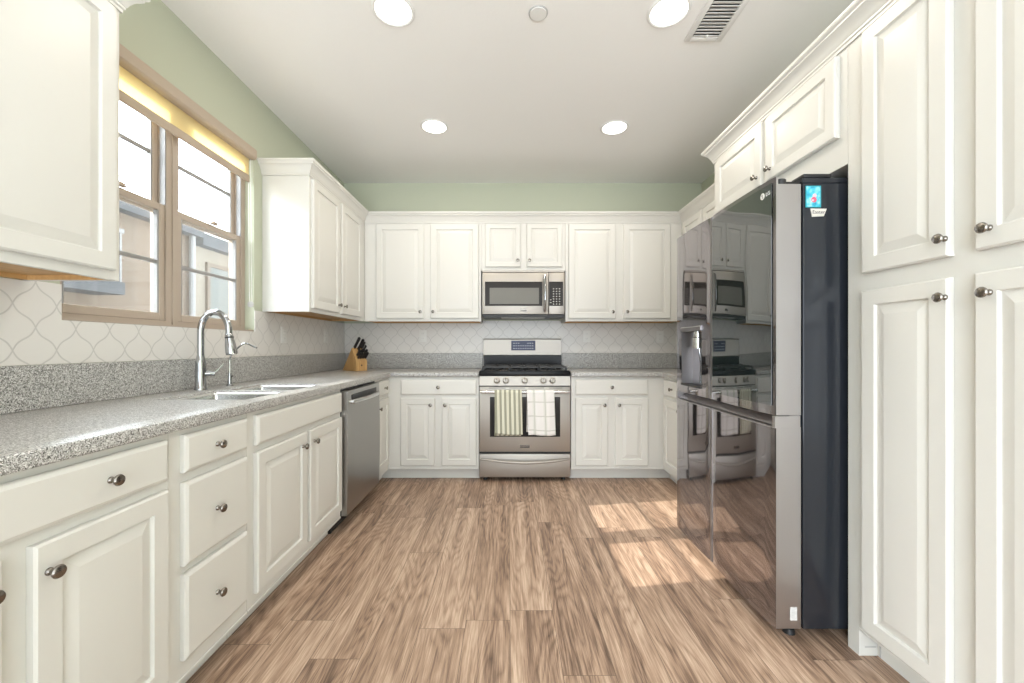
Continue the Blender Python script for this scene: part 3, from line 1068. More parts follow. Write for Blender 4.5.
# outlets
def outlet(label, loc, rotz):
    t = thing('wall_outlet', label, 'outlet', loc, rotz, 'white wall outlets')
    m = MB(); m.box(-0.036, 0.036, -0.005, 0, -0.058, 0.058, 0.002, 2)
    m.build('cover_plate', M['white_plastic'], t)
    for dz in (-0.024, 0.024):
        s = MB(); s.box(-0.016, 0.016, -0.0075, -0.0052, dz - 0.014, dz + 0.014, 0.001, 1)
        f = s.build('socket', M['white_plastic'], t)
        h = MB(); h.box(-0.008, -0.005, -0.0082, -0.0075, dz - 0.004, dz + 0.006).box(0.005, 0.008, -0.0082, -0.0075, dz - 0.004, dz + 0.006)
        h.build('slot', M['grey_plastic'], f)
TF = YB - 0.0075
outlet('white outlet on the tiles right of the faucet', (XL + 0.0075, 2.94, 1.205), RL)
outlet('white outlet on the window-side tiles next to the left corner', (XL + 0.0075, 3.62, 1.215), RL)
outlet('white outlet on the tiles left of the stove', (-0.835, TF, 1.227), 0)
outlet('white outlet on the tiles just right of the stove', (0.779, TF, 1.222), 0)
outlet('white outlet on the tiles close to the refrigerator', (1.500, TF, 1.218), 0)

# ------------------------------------------------------------------ sink, faucets
sk = thing('kitchen_sink', 'double bowl stainless steel sink set into the granite counter', 'sink', (-1.245, 2.012, 0.70))
LS = (-1.245, 2.012, 0.70)
for (a, b) in ((SY0, SYM0), (SYM1, SY1)):
    m = lo(MB(), LS)
    th = 0.003
    zb = 0.705
    zt = ZT1 - 0.009
    R_out = 0.06
    def rrect(x0, x1, y0_, y1_, r, n=5):
        out = []
        for cx, cy, a0 in ((x1 - r, y1_ - r, 0), (x0 + r, y1_ - r, PI / 2), (x0 + r, y0_ + r, PI), (x1 - r, y0_ + r, 1.5 * PI)):
            for k in range(n + 1):
                an = a0 + PI / 2 * k / n
                out.append((cx + r * math.cos(an), cy + r * math.sin(an)))
        return out
    levels = []
    for inset, z, r in ((0.0008, zt, 0.004), (0.0035, zt, 0.008), (0.004, zt - 0.012, 0.015), (0.006, zb + 0.03, 0.04), (0.012, zb + 0.010, 0.045), (0.03, zb + 0.002, 0.05), (0.05, zb, 0.05)):
        levels.append([m.bm.verts.new((x, y, z)) for x, y in rrect(SX0 + inset, SX1 - inset, a + inset, b - inset, r)])
    fs = []
    for L0, L1 in zip(levels, levels[1:]):
        n = len(L0)
        for i in range(n):
            j = (i + 1) % n
            fs.append(m.bm.faces.new((L0[i], L0[j], L1[j], L1[i])))
    fs.append(m.bm.faces.new(levels[-1]))
    m._done([v for L in levels for v in L], fs)
    o = m.build('bowl', M['steel_sink'], sk)
    sd = o.modifiers.new('gauge', 'SOLIDIFY'); sd.thickness = 0.0015; sd.offset = -1
    d = lo(MB(), LS)
    d.lathe([(0, 0.0005), (0.040, 0.0005), (0.042, 0.003), (0.030, 0.003), (0.028, 0.001), (0, 0.001)], 20, Matrix.Translation(((SX0 + SX1) / 2, (a + b) / 2, zb)))
    d.build('drain', M['chrome'], o)

fc = thing('kitchen_faucet', 'tall chrome gooseneck faucet with pull-down spray behind the sink', 'faucet', (-1.520, 2.03, ZT1 + 0.0006))
m = MB()
m.lathe([(0, 0.0), (0.027, 0.0), (0.027, 0.006), (0.024, 0.012), (0.0225, 0.10), (0.0225, 0.135), (0.019, 0.150), (0.016, 0.170), (0.0, 0.170)], 28)
m.build('body', M['chrome'], fc)
m = MB()
pts = [(0, 0, 0.165), (0, 0, 0.22), (0, 0, 0.290)]
R = 0.067
for k in range(1, 19):
    a = PI - k * (PI + 0.17) / 18
    pts.append((R + R * math.cos(a), 0.010 * k / 18, 0.290 + R * 1.42 * math.sin(a) * 1.0))
m.tube(pts, 0.0150, 16)
m.build('spout', M['chrome'], fc)
ex, ey, ez = pts[-1]
m = MB()
dirv = Vector((0.13, 0.02, -0.96)).normalized()
mt = Matrix.Translation((ex, ey, ez)) @ dirv.to_track_quat('Z', 'Y').to_matrix().to_4x4()
m.lathe([(0, -0.002), (0.0165, -0.002), (0.0180, 0.004), (0.0185, 0.02), (0.0235, 0.05), (0.0260, 0.088), (0.0255, 0.098), (0.021, 0.102), (0.0, 0.102)], 24, mt)
sh = m.build('spray_head', M['chrome'], fc)
m = MB()
m.lathe([(0.0182, 0.012), (0.0196, 0.012), (0.0198, 0.018), (0.0184, 0.018)], 24, mt, False)
m.T = Matrix.Identity(4)
m.build('seam_ring', M['rubber'], sh)
m = MB()
m.lathe([(0, 0.0), (0.0125, 0.0), (0.0125, 0.036), (0.010, 0.042), (0, 0.042)], 18, Matrix.Translation((0.015, 0.008, 0.078)) @ Vector((0.85, 0.5, 0)).to_track_quat('Z', 'Y').to_matrix().to_4x4())
lv = m.build('lever_hub', M['chrome'], fc)
m = MB()
m.tube([(0.045, 0.026, 0.080), (0.056, 0.036, 0.094), (0.070, 0.048, 0.116), (0.076, 0.052, 0.126)], [0.005, 0.0045, 0.004, 0.0038], 10)
m.build('lever', M['chrome'], lv)

ft = thing('filter_tap', 'thin chrome filtered-water tap beside the tall faucet', 'faucet', (-1.515, 2.235, ZT1 + 0.0006))
m = MB()
m.lathe([(0, 0), (0.018, 0), (0.018, 0.004), (0.010, 0.010), (0.0085, 0.05), (0.007, 0.07), (0, 0.07)], 18)
m.build('base', M['chrome'], ft)
m = MB()
tp = [(0, 0, 0.065), (0, 0, 0.14), (0.004, 0, 0.158), (0.014, 0.0, 0.174)]
for k in range(0, 9):
    a = k / 8
    tp.append((0.022 + 0.125 * a, 0.0, 0.185 + 0.052 * math.sin(min(1, a * 1.25) * PI * 0.62) * 1.0 - 0.030 * max(0, a - 0.45) * 1.6))
m.tube(tp, 0.0048, 10)
m.build('spout', M['chrome'], ft)
m = MB(); m.tube([(0, 0.006, 0.045), (-0.004, 0.03, 0.052)], [0.005, 0.0035], 8)
m.build('lever', M['rubber'], ft)

# ------------------------------------------------------------------ knife block and knives
kb_loc = (-1.365, 3.66, ZT1 + 0.0006)
ang = math.radians(54)
kb = thing('knife_block', 'wooden knife block on the granite counter in the left corner', 'knife block', kb_loc, ang)
# local: front faces -y; profile in (y, z)
m = MB()
prof = [(0.105, 0.0), (-0.105, 0.0), (-0.105, 0.088), (-0.040, 0.205)]
m.poly_prism(prof, -0.055, 0.055, 'x')
o = m.build('body', M['block'], kb)
bv = o.modifiers.new('eased_edge', 'BEVEL'); bv.width = 0.003; bv.segments = 2; bv.limit_method = 'ANGLE'
m = MB(); m.lathe([(0, -0.0005), (0.008, -0.0005), (0.007, 0.0008), (0, 0.0008)], 14, Matrix.Translation((0, -0.105, 0.05)) @ Matrix.Rotation(PI / 2, 4, 'X'))
m.build('maker_mark', M['ink'], o)
P0, P1 = Vector((0, -0.105, 0.088)), Vector((0, -0.040, 0.205))
kd = Vector((0, -0.66, 0.75)).normalized()          # handles lean forward and up
def handle_mesh(L, wd, th):
    m = MB()
    prof_h = [(0.75, 0.0), (1.0, 0.06), (0.92, 0.35), (1.0, 0.7), (1.08, 0.92), (0.8, 1.0)]
    rects = [(-th / 2 * k, th / 2 * k, -wd / 2 * k, wd / 2 * k, f * L) for k, f in prof_h]
    m.rings(rects)                                    # handle along +y
    me = m.mesh('handle', M['rubber'])
    return me
def bolster_mesh(wd, th):
    m = MB(); m.box(-th / 2, th / 2, -0.004, 0.001, -wd / 2, wd / 2, 0.001, 1)
    return m.mesh('bolster', M['nickel'])
HL, HS, HM = handle_mesh(0.115, 0.022, 0.014), handle_mesh(0.066, 0.018, 0.012), handle_mesh(0.070, 0.018, 0.012)
BO, BS = bolster_mesh(0.022, 0.012), bolster_mesh(0.014, 0.009)
qy = kd.to_track_quat('Y', 'Z').to_matrix().to_4x4()
kroot = Matrix.Translation(kb_loc) @ Matrix.Rotation(ang, 4, 'Z')
def knife(label, x, s, me, bo):
    base = P0.lerp(P1, s) + Vector((x, 0, 0)) + kd * 0.0115
    W = kroot @ Matrix.Translation(base) @ qy
    t = bpy.data.objects.new('knife', None)
    t.empty_display_size = 0.02
    C.objects.link(t)
    t.matrix_world = W
    tag(t, label, 'knife', 'knives in the wooden block')
    place('handle', me, t); place('bolster', bo, t)
knife('black-handled knife standing leftmost of the two tallest in the knife block', -0.036, 0.93, HL, BO)
knife('black-handled knife standing rightmost of the two tallest in the knife block', -0.004, 0.80, HL, BO)
knife('black-handled knife at the right end of the top row in the knife block', 0.034, 0.90, HM, BO)
knife('black-handled knife in the middle row of the knife block, right side', 0.034, 0.64, HM, BO)
for r_ in (0.14, 0.36):
    for k in range(4):
        knife('short black steak knife handle, one of eight in the two lowest rows of the block', -0.036 + 0.024 * k, r_, HS, BS)

# ------------------------------------------------------------------ dishwasher
dy0, dy1 = 2.452, 3.074
dw = thing('dishwasher', 'stainless steel dishwasher built in under the counter', 'dishwasher', (-0.985, dy0, 0), RL)
w = dy1 - dy0
m = MB()
m.box(0.001, w - 0.001, 0.012, 0.60, 0.10, 0.864)
m.box(0.001, w - 0.001, 0.075, 0.60, 0.0, 0.10)
m.build('body', M['rubber'], dw)
m = MB()
n = 14
prof = [(0.010, 0.105), (0.010, 0.853)]
front = []
for k in range(n + 1):
    f = k / n
    z = 0.853 - f * (0.853 - 0.105)
    front.append((-0.022 - 0.006 * math.sin(f * PI), z))
m.poly_prism([(0.010, 0.105), (0.010, 0.853)] + front, 0.003, w - 0.003, 'x')
d = m.build('door', M['steel_dw'], dw)
m = MB()
pts = []
for k in range(13):
    f = k / 12
    pts.append((0.07 + f * (w - 0.14), -0.036 - 0.026 * math.sin(f * PI), 0.782 + 0.004 * math.sin(f * PI)))
hb = []
m.tube([(0.07, -0.020, 0.782)] + pts + [(w - 0.07, -0.020, 0.782)], 0.0135, 12)
m.build('handle', M['steel_sink'], d)
m = MB(); m.box(0.075, w - 0.075, -0.0262, -0.02, 0.792, 0.826, 0.002, 1)
m.build('handle_recess', M['rubber'], d)  # dark band put in as the shadow above the handle

# ------------------------------------------------------------------ stove
st_x = 0.1435
sv = thing('gas_stove', 'stainless steel gas stove with two towels on its oven door', 'stove', (st_x, 3.41, 0))
hw = 0.379
m = MB()
m.box(-hw, hw, 0.020, 0.600, 0.045, 0.905)
m.box(-hw, hw, 0.0, 0.022, 0.235, 0.247)
for sx in (-0.33, 0.33):
    for sy in (0.06, 0.55):
        m.lathe([(0, 0), (0.018, 0), (0.016, 0.046), (0, 0.046)], 12, Matrix.Translation((sx, sy, 0)))
m.build('body', M['rubber'], sv)
m = MB()
m.box(-hw, hw, 0.0, 0.025, 0.247, 0.788, 0.004, 2)
od = m.build('oven_door', M['steel'], sv)
m = MB(); m.box(-0.2905, 0.294, -0.002, 0.004, 0.372, 0.703, 0.001, 1)
m.build('oven_window', M['oven_glass'], od)
m = MB()
prof = []
for k in range(17):
    f = k / 16
    x = -0.36 + 0.72 * f
    yb = -0.046 - 0.012 * math.sin(f * PI)
    prof.append((x, yb))
rad = [0.011] * 17
m.tube([(-0.36, 0.0, 0.742)] + [(x, y, 0.750) for x, y in prof] + [(0.36, 0.0, 0.742)], 0.0120, 12)
m.build('handle', M['steel_sink'], od)
m = MB()
for a, b in ((-0.30, -0.16), (-0.13, 0.0), (0.03, 0.16), (0.20, 0.31)):
    m.box(a, b, -0.0012, 0.003, 0.7755, 0.7795)
m.build('vent_slot', M['dark'], od)
m = MB(); m.box(-0.040, 0.040, -0.0025, 0.001, 0.281, 0.302, 0.001, 1)
bd = m.build('badge', M['nickel'], od)
m = MB(); m.box(-0.036, 0.036, -0.0032, -0.0024, 0.2825, 0.2895)
m.build('badge_lettering_band', M['ink'], bd)
m = MB(); m.box(-hw, hw, 0.0, 0.026, 0.034, 0.2285, 0.004, 2)
dr = m.build('storage_drawer', M['steel'], sv)
m = MB()
pts = []
for k in range(17):
    f = k / 16
    pts.append((-0.365 + 0.73 * f, -0.020 - 0.026 * math.sin(f * PI), 0.190 - 0.022 * math.sin(f * PI)))
m.tube([(-0.365, 0.002, 0.192)] + pts + [(0.365, 0.002, 0.192)], [0.006] + [0.0075 + 0.005 * math.sin(k / 16 * PI) for k in range(17)] + [0.006], 12)
m.build('handle', M['steel'], dr)
# control panel, tilted a little
m = MB()
m.poly_prism([(0.0, 0.797), (0.03, 0.797), (0.05, 0.874), (0.012, 0.874)], -hw, hw, 'x')
cp = m.build('control_panel', M['steel'], sv)
for kx in (-0.234, -0.158, -0.002, 0.154, 0.230):
    m = MB()
    mt = Matrix.Translation((kx, 0.006, 0.838)) @ Vector((0, -1, 0.15)).to_track_quat('Z', 'Y').to_matrix().to_4x4()
    m.lathe([(0, -0.002), (0.026, -0.002), (0.026, 0.005), (0.021, 0.008), (0.0195, 0.026), (0.016, 0.029), (0, 0.029)], 20, mt)
    m.T = mt
    m.box(-0.0045, 0.0045, -0.0175, 0.0175, 0.027, 0.038, 0.002, 1)
    k = m.build('burner_knob', M['steel'], cp)
    m = MB(); m.T = mt; m.box(-0.001, 0.001, 0.003, 0.016, 0.0375, 0.0385)
    m.build('pointer_mark', M['ink'], k)
# cooktop
m = MB()
m.box(-hw - 0.001, hw + 0.001, 0.004, 0.575, 0.876, 0.920, 0.006, 2)
ck = m.build('cooktop', M['black'], sv)
for i, (gx0, gx1) in enumerate(((-0.350, -0.125), (-0.118, 0.118), (0.125, 0.350))):
    m = MB()
    z0, z1 = 0.940, 0.954
    y0_, y1_ = 0.05, 0.53
    bw = 0.006
    for xx in (gx0, gx1): m.box(xx - bw, xx + bw, y0_, y1_, z0, z1, 0.002, 1)
    for yy in (y0_, (y0_ + y1_) / 2, y1_): m.box(gx0, gx1, yy - bw, yy + bw, z0, z1, 0.002, 1)
    cxm = (gx0 + gx1) / 2
    m.box(cxm - bw, cxm + bw, y0_, y1_, z0, z1 + 0.003, 0.002, 1)
    for yy in (y0_ + 0.12, y1_ - 0.12): m.box(gx0, gx1, yy - bw, yy + bw, z0, z1 + 0.003, 0.002, 1)
    for xx in (gx0, gx1):
        for yy in (y0_, y1_): m.box(xx - 0.009, xx + 0.009, yy - 0.009, yy + 0.009, 0.919, z0 + 0.004, 0.002, 1)
    m.build('grate', M['iron'], ck)
for bx, by, br_ in ((-0.2375, 0.17, 0.045), (-0.2375, 0.41, 0.038), (0.0, 0.29, 0.05), (0.2375, 0.17, 0.045), (0.2375, 0.41, 0.034)):
    m = MB()
    m.lathe([(0, 0.919), (br_, 0.919), (br_, 0.929), (br_ * 0.86, 0.931), (br_ * 0.86, 0.936), (0, 0.938)], 20, Matrix.Translation((bx, by, 0)))
    m.build('burner', M['iron'], ck)
# backguard
m = MB()
hb = 0.376
m.box(-hb, hb, 0.580, 0.628, 0.906, 1.036)
m.build('splash_panel', M['black'], sv)
m = MB()
prof = [(0.628, 1.036), (0.566, 1.036), (0.560, 1.042), (0.568, 1.190), (0.576, 1.199), (0.628, 1.199)]
m.poly_prism(prof, -hb, hb, 'x')
bg = m.build('backguard', M['steel'], sv)
m = MB(); m.poly_prism([(0.560, 1.085), (0.572, 1.085), (0.574, 1.180), (0.5648, 1.180)], -0.108, 0.126, 'x')
dp = m.build('display', M['display'], bg)
m = MB()
for r_ in range(3):
    for k in range(9):
        if r_ == 2 and 2 < k < 6: continue
        zz = 1.101 + r_ * 0.025
        m.box(-0.088 + k * 0.0225, -0.088 + k * 0.0225 + 0.013, 0.5588 + (zz - 1.085) * 0.0505, 0.5612 + (zz - 1.085) * 0.0505, zz, zz + 0.007)
m.build('display_marks', M['display_mark'], dp)

# towels over the oven handle
def towel(name, label, xc, wd, front_len, back_len, material, seed, skew):
    rnd = random.Random(seed)
    t_loc = (st_x + xc, 3.41, 0.75)
    bm = bmesh.new()
    uvl = bm.loops.layers.uv.new('UVMap')
    n_u, hr = 28, 0.0180
    path = []
    for k in range(17): path.append((-1, back_len * (1 - k / 16)))        # back leg, from the bottom up
    for k in range(1, 8): path.append((0, k / 8))                           # over the bar
    for k in range(25): path.append((1, front_len * k / 24))               # front leg downwards
    ph = rnd.uniform(0, 6)
    rows = []
    dist = 0.0
    for side, q in path:
        row = []
        for i in range(n_u + 1):
            u = i / n_u
            x = (u - 0.5) * wd
            fold = math.sin(u * 2 * PI * 2.6 + ph) * 0.5 + math.sin(u * 2 * PI * 1.1 + ph * 2) * 0.5
            yb = -0.046 - 0.012 * math.sin((xc + x + 0.36) / 0.72 * PI)
            if side == -1:
                d = q
                y = yb + hr + 0.002 + 0.0025 * fold * min(1, d / 0.1)
                y = min(y, -0.0095)
                z = -d
                x = x * (1 - 0.02 * min(1, d / 0.2)) - skew * 0.6 * d
            elif side == 0:
                a = PI * q
                y = yb + hr * math.cos(a)
                z = hr * math.sin(a)
                d = 0
            else:
                d = q
                y = yb - hr - 0.001 - 0.0065 * (fold + 0.6) * min(1, d / 0.12)
                z = -d + 0.004 * math.sin(u * 5 + ph) * min(1, d / 0.3)
                x = x * (1 + 0.02 * d) + skew * d
            row.append((bm.verts.new((x, y, z)), u * wd, (d if side == 1 else -d if side == -1 else 0) + front_len))
        rows.append(row)
    for a, b in zip(rows, rows[1:]):
        for i in range(n_u):
            q4 = (a[i], a[i + 1], b[i + 1], b[i])
            f = bm.faces.new([v[0] for v in q4])
            f.smooth = True
            for lp, v in zip(f.loops, q4): lp[uvl].uv = (v[1], v[2])
    me = bpy.data.meshes.new(name)
    bm.to_mesh(me); bm.free()
    me.materials.append(material)
    o = place(name, me, None, t_loc)
    s = o.modifiers.new('cloth_thickness', 'SOLIDIFY'); s.thickness = 0.0028; s.offset = 1
    return tag(o, label, 'towel', 'kitchen towels on the oven handle')
towel('kitchen_towel', 'green and cream striped kitchen towel over the oven handle', -0.139, 0.222, 0.345, 0.362, M['towel_stripe'], 3, 0.02)
towel('kitchen_towel', 'white checked kitchen towel over the oven handle', 0.126, 0.222, 0.350, 0.330, M['towel_check'], 8, 0.03)

# ------------------------------------------------------------------ microwave
mw = thing('microwave', 'stainless steel microwave mounted over the stove', 'microwave', (0.143, 3.70, 1.385))
LM = 1.385
hm = 0.3725
def lz(mb):
    mb.T = Matrix.Translation((0, 0, -LM)); return mb
m = lz(MB())
m.box(-hm, hm, 0.030, 0.335, 1.395, 1.808)
m.box(-hm + 0.01, hm - 0.01, 0.010, 0.335, 1.388, 1.412)
m.build('body', M['rubber'], mw)
m = lz(MB()); m.box(-hm - 0.002, hm + 0.002, 0.004, 0.335, 1.808, 1.8125)
for k in range(30):
    pass
m.box(-hm, hm, 0.004, 0.03, 1.795, 1.808, 0.002, 1)
m.build('vent_strip', M['steel'], mw)
xd = 0.225
m = lz(MB()); m.box(-hm, xd, 0.0, 0.029, 1.415, 1.790, 0.004, 2)
d = m.build('door', M['steel'], mw)
m = lz(MB()); m.box(-0.347, 0.170, -0.002, 0.004, 1.489, 1.708, 0.001, 1)
wn = m.build('window', M['mw_dark'], d)
m = lz(MB()); m.box(-0.305, 0.140, -0.0032, -0.0015, 1.506, 1.652)
m.build('window_screen', M['mw_screen'], wn)
m = lz(MB())
pts = []
for k in range(15):
    f = k / 14
    pts.append((0.192, -0.018 - 0.032 * math.sin(f * PI), 1.446 + 0.312 * f))
m.tube([(0.192, 0.002, 1.440)] + pts + [(0.192, 0.002, 1.764)], [0.010] + [0.012] * 15 + [0.010], 14)
m.build('handle', M['chrome'], d)
m = lz(MB()); m.box(-0.028, 0.028, -0.0022, 0.001, 1.441, 1.462, 0.001, 1)
bd = m.build('badge', M['nickel'], d)
m = lz(MB()); m.box(-0.025, 0.025, -0.003, -0.0021, 1.4425, 1.4475)
m.build('badge_lettering_band', M['ink'], bd)
m = lz(MB()); m.box(xd + 0.003, hm, 0.0, 0.029, 1.415, 1.790, 0.004, 2)
cpm = m.build('control_panel', M['steel'], mw)
m = lz(MB()); m.box(xd + 0.006, 0.358, -0.002, 0.004, 1.489, 1.708, 0.001, 1)
kp = m.build('keypad', M['mw_dark'], cpm)
m = lz(MB())
for r_ in range(7):
    for k in range(3):
        m.box(0.266 + k * 0.027, 0.277 + k * 0.027, -0.0028, -0.0018, 1.502 + r_ * 0.023, 1.509 + r_ * 0.023)
for k in range(2):
    m.box(0.240, 0.252, -0.0028, -0.0018, 1.515 + k * 0.025, 1.522 + k * 0.025)
m.build('keypad_marks', M['keypad'], kp)
m = lz(MB()); m.box(-0.2, 0.2, 0.03, 0.20, 1.3855, 1.388)
m.build('grease_filter', M['grey_plastic'], mw)

# ------------------------------------------------------------------ refrigerator
fx, fy = 1.015, 2.011
fr = thing('refrigerator', 'black stainless four-door refrigerator with a water dispenser', 'refrigerator', (fx, fy, 0), RR)
# local x = fy - Y (positive towards the camera), y = X - fx
hf = 0.455
m = MB()
m.box(-hf + 0.003, hf - 0.003, 0.108, 0.86, 0.045, 1.742, 0.004, 2)
m.box(-hf + 0.003, hf - 0.003, 0.108, 0.86, 1.742, 1.766, 0.004, 1)
m.box(-hf + 0.05, hf - 0.45, 0.16, 0.84, 0.0, 0.045)
for sx in (-0.40, 0.41):
    m.lathe([(0, 0.0), (0.022, 0.0), (0.018, 0.046), (0, 0.046)], 14, Matrix.Translation((sx, 0.80, 0)))
m.build('body', M['fridge_body'], fr)
m = MB()
m.box(-hf + 0.01, hf - 0.06, 0.05, 0.125, 0.012, 0.043, 0.003, 1)
for sx in (-0.40, 0.40):
    m.lathe([(0, 0.0), (0.022, 0.0), (0.018, 0.02), (0, 0.02)], 14, Matrix.Translation((sx, 0.09, 0)))
m.build('kick_plate', M['rubber'], fr)

def fridge_door(name, x0, x1, z0, z1, hole=None, bow=0.007, step=0.0):
    """bowed mirror front with brushed edges; local y=0 is the front plane, y = 0.098 the back"""
    m = MB()
    xs = [x0 + (x1 - x0) * k / 16 for k in range(17)]
    zs = [z0, z1]
    if hole:
        hx0, hx1, hz0, hz1 = hole
        xs = sorted(set([x for x in xs if min(abs(x - hx0), abs(x - hx1)) > 0.006] + [hx0, hx1]))
        zs = [z0, hz0, hz1, z1]
    c = (x0 + x1) / 2; h = (x1 - x0) / 2
    def fyv(x):
        t_ = (x - c) / h
        y = -bow * (1 - t_ * t_)
        e_ = min(x - x0, x1 - x)
        if e_ < 0.001: y += 0.004
        return y
    bm = m.bm
    V = {}
    for i, x in enumerate(xs):
        for j, z in enumerate(zs):
            V[i, j] = bm.verts.new((x, fyv(x), z))
    fs = []
    for i in range(len(xs) - 1):
        for j in range(len(zs) - 1):
            if hole and hx0 - 1e-6 <= xs[i] and xs[i + 1] <= hx1 + 1e-6 and j == 1: continue
            f = bm.faces.new((V[i, j], V[i + 1, j], V[i + 1, j + 1], V[i, j + 1])); f.material_index = 0; fs.append(f)
    # edges: sides, top, bottom, back
    B = {}
    yb = 0.098
    J = len(zs) - 1
    I = len(xs) - 1
    def quad(*v):
        f = bm.faces.new(v); f.material_index = 1
    P1, P2 = {}, {}
    for i, x in enumerate(xs):
        B[i, 0] = bm.verts.new((x, yb, z0))
        B[i, J] = bm.verts.new((x, yb, z1 - step))
        if step:                                   # the front skin stands above the hinge shelf
            P1[i] = bm.verts.new((x, 0.012, z1))
            P2[i] = bm.verts.new((x, 0.012, z1 - step))
    for i in range(I):
        quad(V[i, 0], B[i, 0], B[i + 1, 0], V[i + 1, 0])
        if step:
            quad(V[i, J], V[i + 1, J], P1[i + 1], P1[i])
            quad(P1[i], P1[i + 1], P2[i + 1], P2[i])
            quad(P2[i], P2[i + 1], B[i + 1, J], B[i, J])
        else:
            quad(V[i, J], V[i + 1, J], B[i + 1, J], B[i, J])
    for i, order in ((0, 1), (I, -1)):
        loop = [V[i, j] for j in range(J + 1)] + ([P1[i], P2[i]] if step else []) + [B[i, J], B[i, 0]]
        quad(*loop[::order])
    quad(*([B[i, 0] for i in range(I + 1)] + [B[i, J] for i in range(I, -1, -1)]))
    bmesh.ops.recalc_face_normals(bm, faces=bm.faces[:])
    o = m.build(name, [M['fridge_front'], M['fridge_side']], fr)
    return o
zsplit, zup, ztop, zbot = 0.815, 0.860, 1.766, 0.050
hole = (-0.371, -0.124, 0.900, 1.205)
du1 = fridge_door('upper_door', -hf, -0.0375, zup, ztop, hole, step=0.028)
du2 = fridge_door('upper_door', -0.0325, hf, zup, ztop, step=0.028)
dl1 = fridge_door('lower_door', -hf, -0.0375, zbot, zsplit)
dl2 = fridge_door('lower_door', -0.0325, hf, zbot, zsplit)
du1['label'] = 'upper door with the water dispenser'
du2['label'] = 'upper door with a dark mirror glass panel'
# silver strips put in as the edge highlight along the door gaps
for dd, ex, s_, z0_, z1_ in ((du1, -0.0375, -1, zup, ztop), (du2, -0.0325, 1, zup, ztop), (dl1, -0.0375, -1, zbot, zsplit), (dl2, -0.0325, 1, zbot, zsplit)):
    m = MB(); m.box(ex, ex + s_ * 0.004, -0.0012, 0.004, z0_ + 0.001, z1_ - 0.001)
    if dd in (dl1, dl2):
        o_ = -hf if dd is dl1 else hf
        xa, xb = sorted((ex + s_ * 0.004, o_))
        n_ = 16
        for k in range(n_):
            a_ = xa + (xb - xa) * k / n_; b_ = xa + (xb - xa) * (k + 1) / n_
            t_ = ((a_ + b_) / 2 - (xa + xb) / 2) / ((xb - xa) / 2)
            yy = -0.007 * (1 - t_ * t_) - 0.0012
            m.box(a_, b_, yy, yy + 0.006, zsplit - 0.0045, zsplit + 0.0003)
    m.build('edge_highlight', M['fridge_side'], dd)
# mirror glass panel on the near upper door
m = MB()
bm = m.bm
c = (-0.0325 + hf) / 2; h = (hf + 0.0325) / 2
gx = [-0.016 + (0.438 + 0.016) * k / 16 for k in range(17)]
def gy(x): return -0.007 * (1 - ((x - c) / h) ** 2) - 0.0022
T_ = [(bm.verts.new((x, gy(x), 0.895)), bm.verts.new((x, gy(x), 1.748))) for x in gx]
U_ = [(bm.verts.new((x, gy(x) + 0.0019, 0.895)), bm.verts.new((x, gy(x) + 0.0019, 1.748))) for x in gx]
for a, b, a2, b2 in zip(T_, T_[1:], U_, U_[1:]):
    bm.faces.new((a[0], b[0], b[1], a[1])); bm.faces.new((a2[0], a2[1], b2[1], b2[0]))
    bm.faces.new((a[0], a2[0], b2[0], b[0])); bm.faces.new((a[1], b[1], b2[1], a2[1]))
bm.faces.new((T_[0][0], T_[0][1], U_[0][1], U_[0][0])); bm.faces.new((T_[-1][0], U_[-1][0], U_[-1][1], T_[-1][1]))
bmesh.ops.recalc_face_normals(bm, faces=bm.faces[:])
m.build('glass_panel', M['fridge_glass'], du2)
# pocket handle strip between upper and lower doors
m = MB()
m.poly_prism([(0.020, zsplit + 0.001), (0.095, zsplit + 0.001), (0.095, zup - 0.001), (0.055, zup - 0.001), (0.040, zup - 0.018)], -hf + 0.002, hf - 0.002, 'x')
m.build('handle_recess', M['recess'], fr)
for sx in (-1, 1):
    m = MB()
    m.box(sx * (hf - 0.016), sx * hf, 0.0, 0.096, zsplit + 0.0003, zup - 0.003)
    m.build('handle_end_cap', M['fridge_side'], fr)
# dispenser
m = MB()
hx0, hx1, hz0, hz1 = hole
e = 0.0005
m.box(hx0 - 0.002, hx1 + 0.002, 0.060, 0.070, hz0 - 0.002, hz1 + 0.002)
m.box(hx0 - 0.004, hx0, -0.003, 0.06, hz0, hz1).box(hx1, hx1 + 0.004, -0.003, 0.06, hz0, hz1)
m.box(hx0 - 0.004, hx1 + 0.004, -0.003, 0.06, hz1, hz1 + 0.004)
m.box(hx0 - 0.004, hx1 + 0.004, -0.003, 0.06, hz0 - 0.004, hz0)
dsp = m.build('dispenser', M['recess'], du1)
m = MB()
m.lathe([(0, 0), (0.030, 0), (0.030, 0.055), (0.024, 0.06), (0.024, 0.09), (0, 0.09)], 18, Matrix.Translation((-0.225, 0.022, 1.112)))
m.build('nozzle', M['steel_sink'], dsp)
m = MB(); m.tube([(-0.225, 0.030, 1.118), (-0.225, 0.042, 1.02), (-0.225, 0.036, 0.925)], 0.007, 8)
m.build('lever', M['chrome'], dsp)
m = MB(); m.box(hx0 + 0.01, hx1 - 0.01, -0.014, 0.055, 0.9005, 0.910, 0.002, 1)
m.build('drip_tray', M['rubber'], dsp)
m = MB(); m.poly_prism([(0.0, 1.206), (-0.012, 1.206), (-0.014, 1.226), (0.0, 1.236)], hx0, hx1, 'x')
m.build('dispenser_hood', M['recess'], dsp)
